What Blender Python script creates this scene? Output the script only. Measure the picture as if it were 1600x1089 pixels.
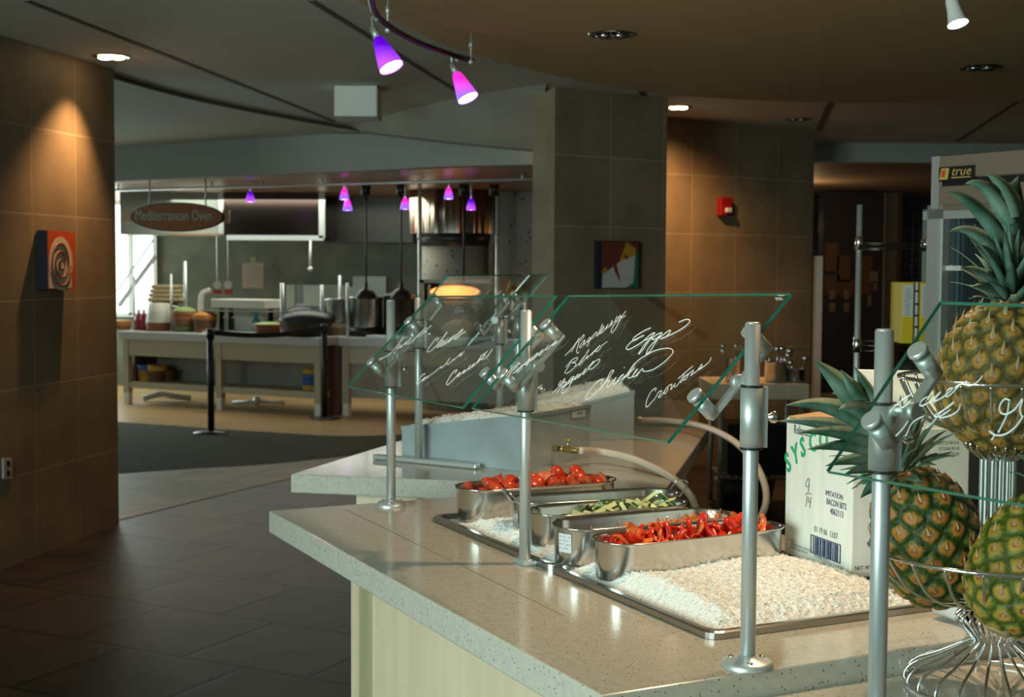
import bpy, math, random
from mathutils import Vector as V, Matrix, noise
random.seed(7)
for o in list(bpy.data.objects): bpy.data.objects.remove(o)
sc = bpy.context.scene
COL = sc.collection
# ---------------------------------------------------------------- camera, world, exposure
FPX, W0, H0 = 2150.0, 1600, 1089
cam = bpy.data.cameras.new('camera'); camo = bpy.data.objects.new('camera', cam); COL.objects.link(camo)
cam.sensor_width = 36; cam.lens = FPX / W0 * 36; cam.clip_start = .05; cam.clip_end = 200
CAM = V((0, 0, 1.6))
RM = Matrix.Rotation(math.radians(90 - 3.34), 3, 'X') @ Matrix.Rotation(math.radians(.3), 3, 'Z')
camo.matrix_world = Matrix.Translation(CAM) @ RM.to_4x4()
cam.dof.use_dof = True; cam.dof.focus_distance = 2.75; cam.dof.aperture_fstop = 8.5
sc.camera = camo
sc.view_settings.view_transform = 'Standard'; sc.view_settings.look = 'None'
sc.view_settings.gamma = 1; sc.view_settings.exposure = 0.0; sc.view_settings.use_curve_mapping = False
w = bpy.data.worlds.new('sky'); sc.world = w; w.use_nodes = True
w.node_tree.nodes['Background'].inputs[0].default_value = (.62, .80, .76, 1)
w.node_tree.nodes['Background'].inputs[1].default_value = .30
def lamp(kind, name, loc, target, power, col, size=.1, sizey=None, spot=60, blend=.6):
    l = bpy.data.lights.new(name, kind); l.energy = power; l.color = col
    o = bpy.data.objects.new(name, l); COL.objects.link(o); o.location = loc
    o.rotation_euler = (V(target) - V(loc)).to_track_quat('-Z', 'Y').to_euler()
    if kind == 'AREA':
        l.size = size
        if sizey: l.shape = 'RECTANGLE'; l.size_y = sizey
    else: l.shadow_soft_size = size
    if kind == 'SPOT': l.spot_size = math.radians(spot); l.spot_blend = blend
    return o
WARM = (1, .72, .43); COOL = (.74, 1.0, .95)
lamp('AREA', 'daylight_front', (-3.4, -1.2, 1.75), (.3, 4.4, .9), 300, COOL, 2.6, 2.0)
lamp('AREA', 'daylight_side', (-7.5, 6.5, 1.7), (1.0, 9.5, 1.2), 60, COOL, 3.0, 2.2)
lamp('AREA', 'daylight_kitchen', (-6.3, 17.6, 1.7), (0, 12.5, 1.0), 150, (.8, 1, .95), 2.0, 2.4)
lamp('AREA', 'kitchen_ceiling', (-2.5, 15.6, 2.38), (-2.5, 15.6, 0), 60, (.95, 1, .85), 3.0, 1.2)
lamp('SPOT', 'track_spot_tray', (.85, 3.25, 2.5), (.45, 3.0, .9), 72, WARM, .04, spot=88, blend=.4)
lamp('SPOT', 'track_spot_end', (1.0, 2.95, 2.5), (.72, 2.75, .9), 30, WARM, .04, spot=60, blend=.7)
lamp('SPOT', 'track_spot_back', (.9, 4.9, 2.5), (.45, 5.2, .95), 50, WARM, .05, spot=60, blend=.8)
lamp('POINT', 'back_room_lamp', (3.3, 16.2, 2.3), (0, 0, 0), 22, (1, .62, .32), .12)
# ---------------------------------------------------------------- finding places on real planes
def ray(px, py): return RM @ V(((px - 800) / FPX, -(py - 544.5) / FPX, -1))
def G(px, py, z=0.0):
    r = ray(px, py); return CAM + r * ((z - CAM.z) / r.z)
def D(px, py, y):
    r = ray(px, py); return CAM + r * (y / r.y)
def PL(px, py, p0, n):
    r = ray(px, py); return CAM + r * ((V(p0) - CAM).dot(n) / r.dot(n))
# ---------------------------------------------------------------- mesh builder
def frame_z(d):
    d = V(d).normalized(); a = V((0, 0, 1)) if abs(d.z) < .95 else V((1, 0, 0))
    x = a.cross(d).normalized(); return x, d.cross(x), d
class MB:
    def __init__(s): s.v = []; s.f = []; s.m = []; s.s = []
    def add(s, vs, fs, mi=0, smooth=False):
        b = len(s.v); s.v += [V(v) for v in vs]
        for f in fs: s.f.append([b + i for i in f]); s.m.append(mi); s.s.append(smooth)
        return s
    def box(s, c, size, ax=None, mi=0):
        ax = ax or (V((1, 0, 0)), V((0, 1, 0)), V((0, 0, 1))); c = V(c)
        vs = [c + ax[0] * (i * size[0] / 2) + ax[1] * (j * size[1] / 2) + ax[2] * (k * size[2] / 2)
              for i in (-1, 1) for j in (-1, 1) for k in (-1, 1)]
        fs = [(0, 1, 3, 2), (4, 6, 7, 5), (0, 4, 5, 1), (2, 3, 7, 6), (0, 2, 6, 4), (1, 5, 7, 3)]
        return s.add(vs, fs, mi)
    def bar(s, p0, p1, w, h, mi=0):
        p0, p1 = V(p0), V(p1); x, y, z = frame_z(p1 - p0)
        return s.box((p0 + p1) / 2, (w, h, (p1 - p0).length), (x, y, z), mi)
    def cyl(s, p0, p1, r0, r1=None, n=20, mi=0, smooth=True, caps=True):
        r1 = r0 if r1 is None else r1; p0, p1 = V(p0), V(p1); x, y, z = frame_z(p1 - p0)
        vs = [p + (x * math.cos(2 * math.pi * i / n) + y * math.sin(2 * math.pi * i / n)) * r for p, r in ((p0, r0), (p1, r1)) for i in range(n)]
        s.add(vs, [(i, (i + 1) % n, n + (i + 1) % n, n + i) for i in range(n)], mi, smooth)
        if caps:
            b = len(s.v) - 2 * n
            s.f.append([b + i for i in reversed(range(n))]); s.m.append(mi); s.s.append(False)
            s.f.append([b + n + i for i in range(n)]); s.m.append(mi); s.s.append(False)
        return s
    def lathe(s, c, prof, n=32, d=(0, 0, 1), mi=0, smooth=True, arc=1.0):
        c = V(c); x, y, z = frame_z(d) if tuple(d) != (0, 0, 1) else (V((1, 0, 0)), V((0, 1, 0)), V((0, 0, 1)))
        vs = []; m = len(prof)
        for i in range(n):
            a = 2 * math.pi * i / n * arc
            for r, h in prof: vs.append(c + (x * math.cos(a) + y * math.sin(a)) * r + z * h)
        fs = []
        for i in range(n if arc == 1 else n - 1):
            j = (i + 1) % n
            for k in range(m - 1): fs.append((i * m + k, j * m + k, j * m + k + 1, i * m + k + 1))
        return s.add(vs, fs, mi, smooth)
    def tube(s, pts, r, n=8, closed=False, mi=0, caps=True):
        pts = [V(p) for p in pts]; N = len(pts); vs = []; rr = r if isinstance(r, (list, tuple)) else [r] * N
        up = None
        for i, p in enumerate(pts):
            t = (pts[(i + 1) % N] - pts[i - 1]) if closed else (pts[min(i + 1, N - 1)] - pts[max(i - 1, 0)])
            if t.length < 1e-9: t = V((0, 0, 1))
            t.normalize()
            if up is None: up = frame_z(t)[0]
            x = (up - t * up.dot(t))
            if x.length < 1e-6: x = frame_z(t)[0]
            x.normalize(); up = x; y = t.cross(x)
            for k in range(n):
                a = 2 * math.pi * k / n; vs.append(p + (x * math.cos(a) + y * math.sin(a)) * rr[i])
        fs = [(i * n + k, i * n + (k + 1) % n, ((i + 1) % N) * n + (k + 1) % n, ((i + 1) % N) * n + k)
              for i in range(N if closed else N - 1) for k in range(n)]
        if not closed and caps: fs += [tuple(reversed(range(n))), tuple((N - 1) * n + k for k in range(n))]
        return s.add(vs, fs, mi, True)
    def prism(s, poly, z0, z1, mi=0, mside=None):
        n = len(poly); mside = mi if mside is None else mside
        vs = [V((p[0], p[1], z0)) for p in poly] + [V((p[0], p[1], z1)) for p in poly]
        s.add(vs, [tuple(reversed(range(n))), tuple(n + i for i in range(n))], mi)
        b = len(s.v) - 2 * n
        for i in range(n):
            j = (i + 1) % n; s.f.append([b + i, b + j, b + n + j, b + n + i]); s.m.append(mside); s.s.append(False)
        return s
    def slab(s, pts, nrm, th, mi=0, mside=0):
        n = len(pts); pts = [V(p) for p in pts]; o = V(nrm) * th
        s.add(pts + [p + o for p in pts], [tuple(range(n)), tuple(reversed(range(n, 2 * n)))], mi)
        b = len(s.v) - 2 * n
        for i in range(n):
            j = (i + 1) % n; s.f.append([b + i, b + n + i, b + n + j, b + j]); s.m.append(mside); s.s.append(False)
        return s
    def ball(s, c, r, n=16, m=10, mi=0, ax=None):
        r = r if isinstance(r, (tuple, list)) else (r, r, r); c = V(c)
        ax = ax or (V((1, 0, 0)), V((0, 1, 0)), V((0, 0, 1)))
        vs = [c - ax[2] * r[2], c + ax[2] * r[2]]
        for j in range(1, m):
            t = math.pi * j / m
            for i in range(n):
                a = 2 * math.pi * i / n
                vs.append(c + ax[0] * r[0] * math.sin(t) * math.cos(a) + ax[1] * r[1] * math.sin(t) * math.sin(a) - ax[2] * r[2] * math.cos(t))
        fs = [(0, 2 + (i + 1) % n, 2 + i) for i in range(n)]
        for j in range(m - 2):
            for i in range(n): fs.append((2 + j * n + i, 2 + j * n + (i + 1) % n, 2 + (j + 1) * n + (i + 1) % n, 2 + (j + 1) * n + i))
        b = 2 + (m - 2) * n
        fs += [(1, b + i, b + (i + 1) % n) for i in range(n)]
        return s.add(vs, fs, mi, True)
    def merge(s, o, M=None):
        b = len(s.v); s.v += [(M @ v if M else v.copy()) for v in o.v]
        s.f += [[b + i for i in f] for f in o.f]; s.m += o.m; s.s += o.s; return s
    def mesh(s, name, mats, off=V((0, 0, 0))):
        me = bpy.data.meshes.new(name)
        me.from_pydata([tuple(v - off) for v in s.v], [], s.f); me.update()
        for m in (mats if isinstance(mats, (list, tuple)) else [mats]): me.materials.append(m)
        me.polygons.foreach_set('material_index', s.m); me.polygons.foreach_set('use_smooth', s.s)
        return me
def tag(o, label=None, cat=None, group=None, kind=None):
    if label: o['label'] = label
    if cat: o['category'] = cat
    if group: o['group'] = group
    if kind: o['kind'] = kind
    return o
def thing(name, label, cat, loc, group=None, kind=None):
    o = bpy.data.objects.new(name, None); COL.objects.link(o); o.location = loc; o.empty_display_size = .1
    return tag(o, label, cat, group, kind)
def rootloc(p):
    while p.parent: p = p.parent
    return p.location.copy()
def bev(o, b):
    if b: m = o.modifiers.new('bevel', 'BEVEL'); m.width = b; m.segments = 2; m.limit_method = 'ANGLE'; m.angle_limit = math.radians(40)
    return o
def part(name, mb, mats, parent, label=None, bevel=0, kind=None):
    o = bpy.data.objects.new(name, mb.mesh(name, mats, rootloc(parent))); COL.objects.link(o); o.parent = parent
    if label: o['label'] = label
    if kind: o['kind'] = kind
    return bev(o, bevel)
def single(name, mb, mats, label=None, cat=None, loc=None, group=None, kind=None, bevel=0):
    loc = V(loc) if loc is not None else V((0, 0, 0))
    o = bpy.data.objects.new(name, mb.mesh(name, mats, loc)); COL.objects.link(o); o.location = loc
    return bev(tag(o, label, cat, group, kind), bevel)
def struct(name, mb, mats, bevel=0): return single(name, mb, mats, kind='structure', bevel=bevel)
def clone(o, loc, rot=None, scale=None, label=None, group=None):
    c = o.copy(); COL.objects.link(c); c.location = loc
    if rot is not None: c.rotation_euler = rot
    if scale is not None: c.scale = scale
    if label: c['label'] = label
    if group: c['group'] = group
    def kids(a, b):
        for ch in [q for q in a.children if q is not b]:
            d = ch.copy(); COL.objects.link(d); d.parent = b; kids(ch, d)
    kids(o, c); return c
def smooth(pts, sub=6, closed=False):
    out = []; n = len(pts); P = [V(p) for p in pts]
    for i in range(n if closed else n - 1):
        p0 = P[i - 1] if (closed or i) else P[0]; p1 = P[i]; p2 = P[(i + 1) % n]; p3 = P[(i + 2) % n] if (closed or i + 2 < n) else P[-1]
        for k in range(sub):
            t = k / sub
            out.append(.5 * ((2 * p1) + (p2 - p0) * t + (2 * p0 - 5 * p1 + 4 * p2 - p3) * t * t + (3 * p1 - p0 - 3 * p2 + p3) * t ** 3))
    if not closed: out.append(P[-1])
    return out
def text_into(mb, txt, size, org, xa, ya, th=.0006, align='LEFT', sx=1.0, mi=0, shear=0, bold=0):
    c = bpy.data.curves.new('t', 'FONT'); c.body = txt; c.size = size; c.align_x = align; c.resolution_u = 2; c.shear = shear; c.offset = bold * size
    o = bpy.data.objects.new('t', c); COL.objects.link(o)
    me = bpy.data.meshes.new_from_object(o.evaluated_get(bpy.context.evaluated_depsgraph_get()))
    xa, ya = V(xa).normalized(), V(ya).normalized(); n = xa.cross(ya)
    vs = [V(org) + xa * (v.co.x * sx) + ya * v.co.y + n * (v.co.z + th) for v in me.vertices]
    mb.add(vs, [tuple(p.vertices) for p in me.polygons], mi)
    bpy.data.objects.remove(o); bpy.data.curves.remove(c); bpy.data.meshes.remove(me)
# ---------------------------------------------------------------- materials
def mat(name, col, rough=.5, metal=0.0, emit=None, estr=0, trans=0, coat=0, spec=.5, ior=1.45, alpha=1, sss=0):
    m = bpy.data.materials.new(name); m.use_nodes = True; b = m.node_tree.nodes['Principled BSDF']
    b.inputs['Base Color'].default_value = (*col, 1); b.inputs['Roughness'].default_value = rough; b.inputs['Metallic'].default_value = metal
    b.inputs['Specular IOR Level'].default_value = spec; b.inputs['IOR'].default_value = ior
    if trans: b.inputs['Transmission Weight'].default_value = trans
    if coat: b.inputs['Coat Weight'].default_value = coat; b.inputs['Coat Roughness'].default_value = .08
    if alpha < 1: b.inputs['Alpha'].default_value = alpha
    if sss: b.inputs['Subsurface Weight'].default_value = sss; b.inputs['Subsurface Radius'].default_value = (.02, .02, .02)
    if emit: b.inputs['Emission Color'].default_value = (*emit, 1); b.inputs['Emission Strength'].default_value = estr
    return m
def nd(m, t, **k):
    n = m.node_tree.nodes.new(t)
    for a, b in k.items():
        if a.startswith('i_'): n.inputs[a[2:].replace('_', ' ')].default_value = b
        else: setattr(n, a, b)
    return n
def lk(m, a, b): m.node_tree.links.new(a, b)
def bsdf(m): return m.node_tree.nodes['Principled BSDF']
def ramp(m, fac, stops):
    r = nd(m, 'ShaderNodeValToRGB'); e = r.color_ramp.elements
    while len(e) < len(stops): e.new(.5)
    for q, (p, c) in zip(e, stops): q.position = p; q.color = (*c, 1)
    lk(m, fac, r.inputs[0]); return r.outputs[0]
def coords(m, scale=(1, 1, 1), rot=(0, 0, 0), kind='Object'):
    t = nd(m, 'ShaderNodeTexCoord'); mp = nd(m, 'ShaderNodeMapping'); mp.inputs['Scale'].default_value = scale; mp.inputs['Rotation'].default_value = rot
    lk(m, t.outputs[kind], mp.inputs[0]); return mp.outputs[0]
def noisy(m, c1, c2, scale=5, sc3=(1, 1, 1), detail=4, lo=.35, hi=.65, bump=0, rot=(0, 0, 0), dist=0):
    v = coords(m, sc3, rot); n = nd(m, 'ShaderNodeTexNoise'); n.inputs['Scale'].default_value = scale; n.inputs['Detail'].default_value = detail; n.inputs['Distortion'].default_value = dist
    lk(m, v, n.inputs['Vector']); c = ramp(m, n.outputs[0], [(lo, c1), (hi, c2)]); lk(m, c, bsdf(m).inputs['Base Color'])
    if bump:
        b = nd(m, 'ShaderNodeBump'); b.inputs['Strength'].default_value = bump; b.inputs['Distance'].default_value = .01
        lk(m, n.outputs[0], b.inputs['Height']); lk(m, b.outputs[0], bsdf(m).inputs['Normal'])
    return c
def tiles(name, c1, c2, mortar, bw, bh, msize=.006, offset=0, rough=.6, rot=(0, 0, 0), nscale=3, namt=.5, xz=True, bump=.3, spec=.5):
    m = mat(name, c1, rough, spec=spec); v = coords(m, (1, 1, 1), rot)
    if xz:
        sx = nd(m, 'ShaderNodeSeparateXYZ'); cx = nd(m, 'ShaderNodeCombineXYZ'); lk(m, v, sx.inputs[0]); lk(m, sx.outputs[0], cx.inputs[0]); lk(m, sx.outputs[2], cx.inputs[1]); v2 = cx.outputs[0]
    else: v2 = v
    b = nd(m, 'ShaderNodeTexBrick'); b.offset = offset; b.inputs['Scale'].default_value = 1; b.inputs['Mortar Size'].default_value = msize
    b.inputs['Brick Width'].default_value = bw; b.inputs['Row Height'].default_value = bh; b.inputs['Mortar Smooth'].default_value = .3
    b.inputs['Color1'].default_value = (*c1, 1); b.inputs['Color2'].default_value = (*c2, 1); b.inputs['Mortar'].default_value = (*mortar, 1)
    lk(m, v2, b.inputs['Vector'])
    n = nd(m, 'ShaderNodeTexNoise'); n.inputs['Scale'].default_value = nscale; n.inputs['Detail'].default_value = 6; lk(m, v, n.inputs['Vector'])
    g = ramp(m, n.outputs[0], [(.25, (1 - namt,) * 3), (.75, (1 + namt * .4,) * 3)])
    mx = nd(m, 'ShaderNodeMix', data_type='RGBA', blend_type='MULTIPLY'); mx.inputs[0].default_value = 1
    lk(m, b.outputs[0], mx.inputs[6]); lk(m, g, mx.inputs[7]); lk(m, mx.outputs[2], bsdf(m).inputs['Base Color'])
    bp = nd(m, 'ShaderNodeBump'); bp.inputs['Strength'].default_value = bump; bp.inputs['Distance'].default_value = .004; bp.invert = True
    lk(m, b.outputs['Fac'], bp.inputs['Height']); lk(m, bp.outputs[0], bsdf(m).inputs['Normal'])
    return m
M = {}
M['lime'] = tiles('limestone_tile', (.225, .168, .10), (.20, .148, .088), (.31, .245, .155), .484, .471, .006, nscale=2.5, namt=.35, bump=.2)
M['slate'] = tiles('slate_floor', (.046, .034, .024), (.026, .021, .016), (.008, .007, .006), .62, .62, .014, .5, spec=.3, rough=.42, rot=(0, 0, math.radians(27)), nscale=4, namt=.6, xz=False, bump=.5)
M['tan'] = tiles('tan_floor_tile', (.20, .165, .10), (.17, .14, .088), (.08, .07, .05), .5, .5, .008, 0, rough=.5, spec=.25, rot=(0, 0, .3), nscale=3, namt=.4, xz=False)
M['oakfl'] = mat('wood_floor', (.35, .2, .08), .35); noisy(M['oakfl'], (.32, .19, .075), (.46, .29, .13), 2.2, (1, 6, 1))
M['carpet'] = mat('carpet', (.04, .045, .03), .95, spec=.1); noisy(M['carpet'], (.038, .042, .03), (.062, .066, .048), 60)
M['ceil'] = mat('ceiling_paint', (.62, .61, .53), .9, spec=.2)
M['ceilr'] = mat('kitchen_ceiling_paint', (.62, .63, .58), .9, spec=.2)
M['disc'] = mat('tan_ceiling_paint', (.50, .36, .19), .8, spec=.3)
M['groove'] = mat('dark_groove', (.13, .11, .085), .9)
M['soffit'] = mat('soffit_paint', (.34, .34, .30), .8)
M['copper_soffit'] = mat('copper_panel', (.36, .22, .13), .35, .5)
def quartz(name, base):
    m = mat(name, base, .16, spec=.5, coat=.15); v = coords(m)
    vo = nd(m, 'ShaderNodeTexVoronoi'); vo.inputs['Scale'].default_value = 110; lk(m, v, vo.inputs['Vector'])
    n = nd(m, 'ShaderNodeTexNoise'); n.inputs['Scale'].default_value = 60; n.inputs['Detail'].default_value = 2; lk(m, v, n.inputs['Vector'])
    sp = ramp(m, vo.outputs['Distance'], [(.13, (0, 0, 0)), (.22, (1, 1, 1))]); sep = nd(m, 'ShaderNodeSeparateColor'); lk(m, vo.outputs['Color'], sep.inputs[0])
    few = ramp(m, sep.outputs[0], [(.55, (0, 0, 0)), (.6, (1, 1, 1))]); mx = nd(m, 'ShaderNodeMix', data_type='RGBA', blend_type='LIGHTEN'); mx.inputs[0].default_value = 1
    lk(m, sp, mx.inputs[6]); lk(m, few, mx.inputs[7])
    bc = ramp(m, n.outputs[0], [(.3, tuple(x * .88 for x in base)), (.7, base)])
    m2 = nd(m, 'ShaderNodeMix', data_type='RGBA'); lk(m, mx.outputs[2], m2.inputs[0]); m2.inputs[6].default_value = (.10, .07, .05, 1); lk(m, bc, m2.inputs[7])
    lk(m, m2.outputs[2], bsdf(m).inputs['Base Color']); return m
M['quartz'] = quartz('speckled_quartz', (.54, .50, .42))
M['seam'] = mat('counter_seam', (.22, .19, .15), .5)
M['maple'] = mat('maple_veneer', (.6, .47, .3), .45); noisy(M['maple'], (.66, .52, .35), (.72, .58, .40), 1.5, (5, 5, .5), 5, dist=2.5)
M['maple2'] = mat('olive_wood_strip', (.42, .36, .2), .5); noisy(M['maple2'], (.36, .31, .18), (.45, .39, .24), 3, (6, 6, .6))
M['steel'] = mat('brushed_steel', (.62, .63, .62), .22, 1); noisy(M['steel'], (.52, .53, .52), (.70, .71, .70), 14, (1, 1, 1))
M['alum'] = mat('satin_aluminium', (.60, .63, .62), .40, .65)
M['alum2'] = mat('dull_aluminium', (.50, .50, .48), .45, .6)
M['chrome'] = mat('chrome', (.75, .76, .76), .10, 1)
M['galv'] = mat('galvanised_steel', (.6, .7, .74), .30, .6); noisy(M['galv'], (.56, .64, .67), (.70, .79, .83), 6)
M['black'] = mat('black_plastic', (.012, .012, .012), .4)
M['darkst'] = mat('dark_steel', (.10, .085, .07), .25, .9)
M['brass'] = mat('brass', (.55, .42, .2), .35, 1)
M['white'] = mat('white_paint', (.75, .75, .70), .5)
M['offw'] = mat('off_white_panel', (.45, .43, .37), .6)
M['hose'] = mat('milky_hose', (.72, .60, .50), .35, sss=.1)
M['ink'] = mat('white_marker', (.9, .9, .88), .6)
def glass(name):
    m = bpy.data.materials.new(name); m.use_nodes = True; t = m.node_tree; t.nodes.clear()
    o = t.nodes.new('ShaderNodeOutputMaterial'); a = t.nodes.new('ShaderNodeBsdfTransparent'); g = t.nodes.new('ShaderNodeBsdfGlossy')
    a.inputs[0].default_value = (.94, .965, .95, 1); g.inputs['Roughness'].default_value = .01; g.inputs[0].default_value = (1, 1, 1, 1)
    lw = t.nodes.new('ShaderNodeLayerWeight'); lw.inputs[0].default_value = .5; pw = t.nodes.new('ShaderNodeMath'); pw.operation = 'POWER'; pw.inputs[1].default_value = 5
    f = t.nodes.new('ShaderNodeMath'); f.operation = 'MULTIPLY_ADD'; f.inputs[1].default_value = .95; f.inputs[2].default_value = .045; x = t.nodes.new('ShaderNodeMixShader')
    t.links.new(lw.outputs['Facing'], pw.inputs[0]); t.links.new(pw.outputs[0], f.inputs[0])
    t.links.new(f.outputs[0], x.inputs[0]); t.links.new(a.outputs[0], x.inputs[1]); t.links.new(g.outputs[0], x.inputs[2]); t.links.new(x.outputs[0], o.inputs[0]); return m
M['glass'] = glass('clear_glass')
M['gedge'] = mat('green_glass_edge', (.008, .17, .11), .12, spec=.8)
M['card'] = mat('white_cardboard', (.84, .81, .72), .8, spec=.2); noisy(M['card'], (.82, .78, .69), (.88, .85, .76), 40, (1, 1, .2))
M['cardin'] = mat('brown_cardboard', (.42, .27, .14), .8)
M['green'] = mat('green_print', (.02, .42, .17), .7)
M['navy'] = mat('navy_print', (.03, .05, .14), .7)
M['grayink'] = mat('grey_print', (.16, .17, .19), .7)
# ================================================================ ROOM
CEIL = 2.8
def wallbox(name, p0, p1, th, z0, z1, m, side=1):
    "wall standing on the segment p0-p1; its own x axis runs along the wall so the tile pattern follows it"
    p0, p1 = V((p0[0], p0[1], 0)), V((p1[0], p1[1], 0)); d = p1 - p0; L = d.length
    mb = MB().box((L / 2, side * th / 2, (z0 + z1) / 2), (L, th, z1 - z0))
    o = single(name, mb, m, kind='structure'); o.location = p0; o.rotation_euler = (0, 0, math.atan2(d.y, d.x)); return o
b = MB().box((0, 7.8, -.05), (16, 24, .1)); struct('floor', b, M['slate'])
def gl(pts, z=0): return [(G(x, y, z).x, G(x, y, z).y) for x, y in pts]
# tan tile band, dark carpet and wood floor in front of the kitchen, laid flush in arcs
band = [G(x, y) for x, y in ((190, 812), (300, 785), (420, 756), (560, 727), (760, 700), (1000, 680))]
carp = [G(x, y) for x, y in ((186, 741), (300, 733), (420, 726), (560, 712), (760, 694), (1000, 676))]
wood = [G(x, y) for x, y in ((186, 660), (300, 668), (420, 676), (560, 682), (760, 672), (1000, 662))]
def arcfloor(name, near, far, z, m):
    n = smooth(near, 5); f = smooth(far, 5)
    dn = (n[0] - n[4]).normalized() * 2.4; df = (f[0] - f[4]).normalized() * 2.4
    n = [n[0] + dn] + n; f = [f[0] + df] + f
    b = MB(); b.prism([(p.x, p.y) for p in n] + [(p.x, p.y) for p in reversed(f)], z - .004, z); return struct(name, b, m)
arcfloor('floor_tan_band', band, carp, .004, M['tan'])
arcfloor('floor_carpet', carp, wood, .006, M['carpet'])
far = [V((p.x * 1.4, 19.4, 0)) for p in wood]
n_ = [(p.x, p.y) for p in smooth(wood, 5)]
b = MB().prism([(-8, 15.5)] + n_ + [(8, 13.5), (8, 19.4), (-8, 19.4)], 0, .005); struct('floor_wood', b, M['oakfl'])
# left stone wall
c0 = G(186, 818); wd = (G(0, 890) - c0).normalized()
c1 = c0 + wd * 7.6
wl = wallbox('wall_left', (c0.x, c0.y), (c1.x, c1.y), .45, 0, CEIL, M['lime'], -1)
# stone pier in the middle and stone wall to its right
pa = G(867, 0, CEIL)
def Gc(px, py): return G(px, py, CEIL)
A0, A1 = Gc(867, 135), Gc(1043, 153)
wallbox('wall_pier', (A0.x, A0.y), (A1.x, A1.y), .24, 0, CEIL, M['lime'])
B0, B1 = Gc(1010, 180), Gc(1273, 203)
wallbox('wall_right', (B0.x, B0.y), (B1.x, B1.y), .25, 0, CEIL, M['lime'])
# ceiling
b = MB().box((0, 3.6, CEIL + .05), (16, 30, .1)); struct('ceiling', b, M['ceil'])
# curved downstand between the front ceiling and the kitchen ceiling
cur = smooth([G(x, y, CEIL) for x, y in ((150, 104), (183, 118), (300, 150), (420, 175), (520, 193), (620, 210), (740, 226), (838, 236))], 5)
b = MB()
for i in range(len(cur) - 1): b.bar(cur[i] + V((0, 0, -.012)), cur[i + 1] + V((0, 0, -.012)), .02, .03)
struct('trim_ceiling_curve', b, M['groove'])
ll, uu = [], []
for px, py, Y in ((520, 196, 12.3), (574, 206.5, 11.95), (640, 215, 11.7), (700, 222, 11.55), (770, 229, 11.4), (842, 236, 11.3)):
    p = D(px, py, Y); p.z = min(p.z, 2.797); ll.append(p); q = G(px, py - 34, CEIL); uu.append(V((p.x, p.y - .1 - 9 * (2.8 - p.z), 2.799)))
b = MB().add(ll + uu + [p + V((0, .04, 0)) for p in ll] + [p + V((0, .1, 0)) for p in uu], [(i, i + 1, 7 + i, 6 + i) for i in range(5)] + [(12 + i, 18 + i, 19 + i, 13 + i) for i in range(5)] + [(i, 12 + i, 13 + i, i + 1) for i in range(5)])
struct('ceiling_slope', b, M['ceil'])
b = MB()
for i in range(5): b.bar(ll[i], ll[i + 1], .02, .02)
struct('trim_slope_edge', b, M['groove'])
def seam(k, pts, w=.03):
    P = [G(x, y, CEIL) for x, y in pts]; b = MB()
    for i in range(len(P) - 1): b.bar(P[i] + V((0, 0, -.002)), P[i + 1] + V((0, 0, -.002)), w, .006)
    struct('trim_%d' % k, b, M['groove'])
seam(1, ((41, 0), (250, 82), (450, 161), (522, 190)), .035)
seam(2, ((485, 0), (585, 62), (710, 140), (838, 222)), .03)
seam(3, ((990, 122), (1006, 149)), .045)
seam(4, ((1301, 154), (1280, 202)), .05)
seam(5, ((1590, 158), (1495, 220)), .03)
# lowered tan ceiling disc
dz = 2.6
dpts = [G(x, y, dz) for x, y in ((555, 0), (640, 45), (740, 85), (900, 125), (1060, 149), (1300, 160), (1600, 156))]
dpts = [V((-.95, 3.6, dz)), V((-.85, 4.3, dz))] + dpts + [V((4.6, 7.2, dz)), V((5.6, 5.4, dz))]
ds = smooth(dpts, 6); b = MB()
b.prism([(p.x, p.y) for p in ds] + [(5.6, 1.0), (-.6, 1.0), (-.9, 2.4)], dz, dz + .2)
struct('ceiling_disc', b, M['disc'])
# white curved soffit over the kitchen front
sp = [G(183, 230, CEIL), G(380, 217, CEIL), G(574, 206, CEIL)]
s0 = sp[0] + (sp[0] - sp[1]).normalized() * 2.4
sp = [s0] + sp + [D(700, 236, 11.75), D(838, 240, 11.5), D(1000, 240, 11.35)]
sp = smooth([V((p.x, p.y, 0)) for p in sp], 6)
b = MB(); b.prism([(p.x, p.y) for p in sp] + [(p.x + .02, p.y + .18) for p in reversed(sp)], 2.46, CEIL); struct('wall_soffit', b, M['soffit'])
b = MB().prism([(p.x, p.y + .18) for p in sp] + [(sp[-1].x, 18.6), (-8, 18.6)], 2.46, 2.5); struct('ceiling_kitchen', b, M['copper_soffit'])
# right soffit and low dark room beyond it
b = MB().box((4.6, 13.2, 2.71), (5.6, .2, .18)); struct('wall_soffit_right', b, M['soffit'])
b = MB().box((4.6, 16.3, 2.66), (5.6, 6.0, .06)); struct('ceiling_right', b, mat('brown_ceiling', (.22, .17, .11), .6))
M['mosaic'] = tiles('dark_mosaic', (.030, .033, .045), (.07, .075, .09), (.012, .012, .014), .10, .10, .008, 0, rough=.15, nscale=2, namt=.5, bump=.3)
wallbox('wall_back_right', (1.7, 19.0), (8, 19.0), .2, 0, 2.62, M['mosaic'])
b = MB().box((8.05, 9, 1.4), (.1, 20, 2.8)); struct('wall_far_right', b, M['lime'])
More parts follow.
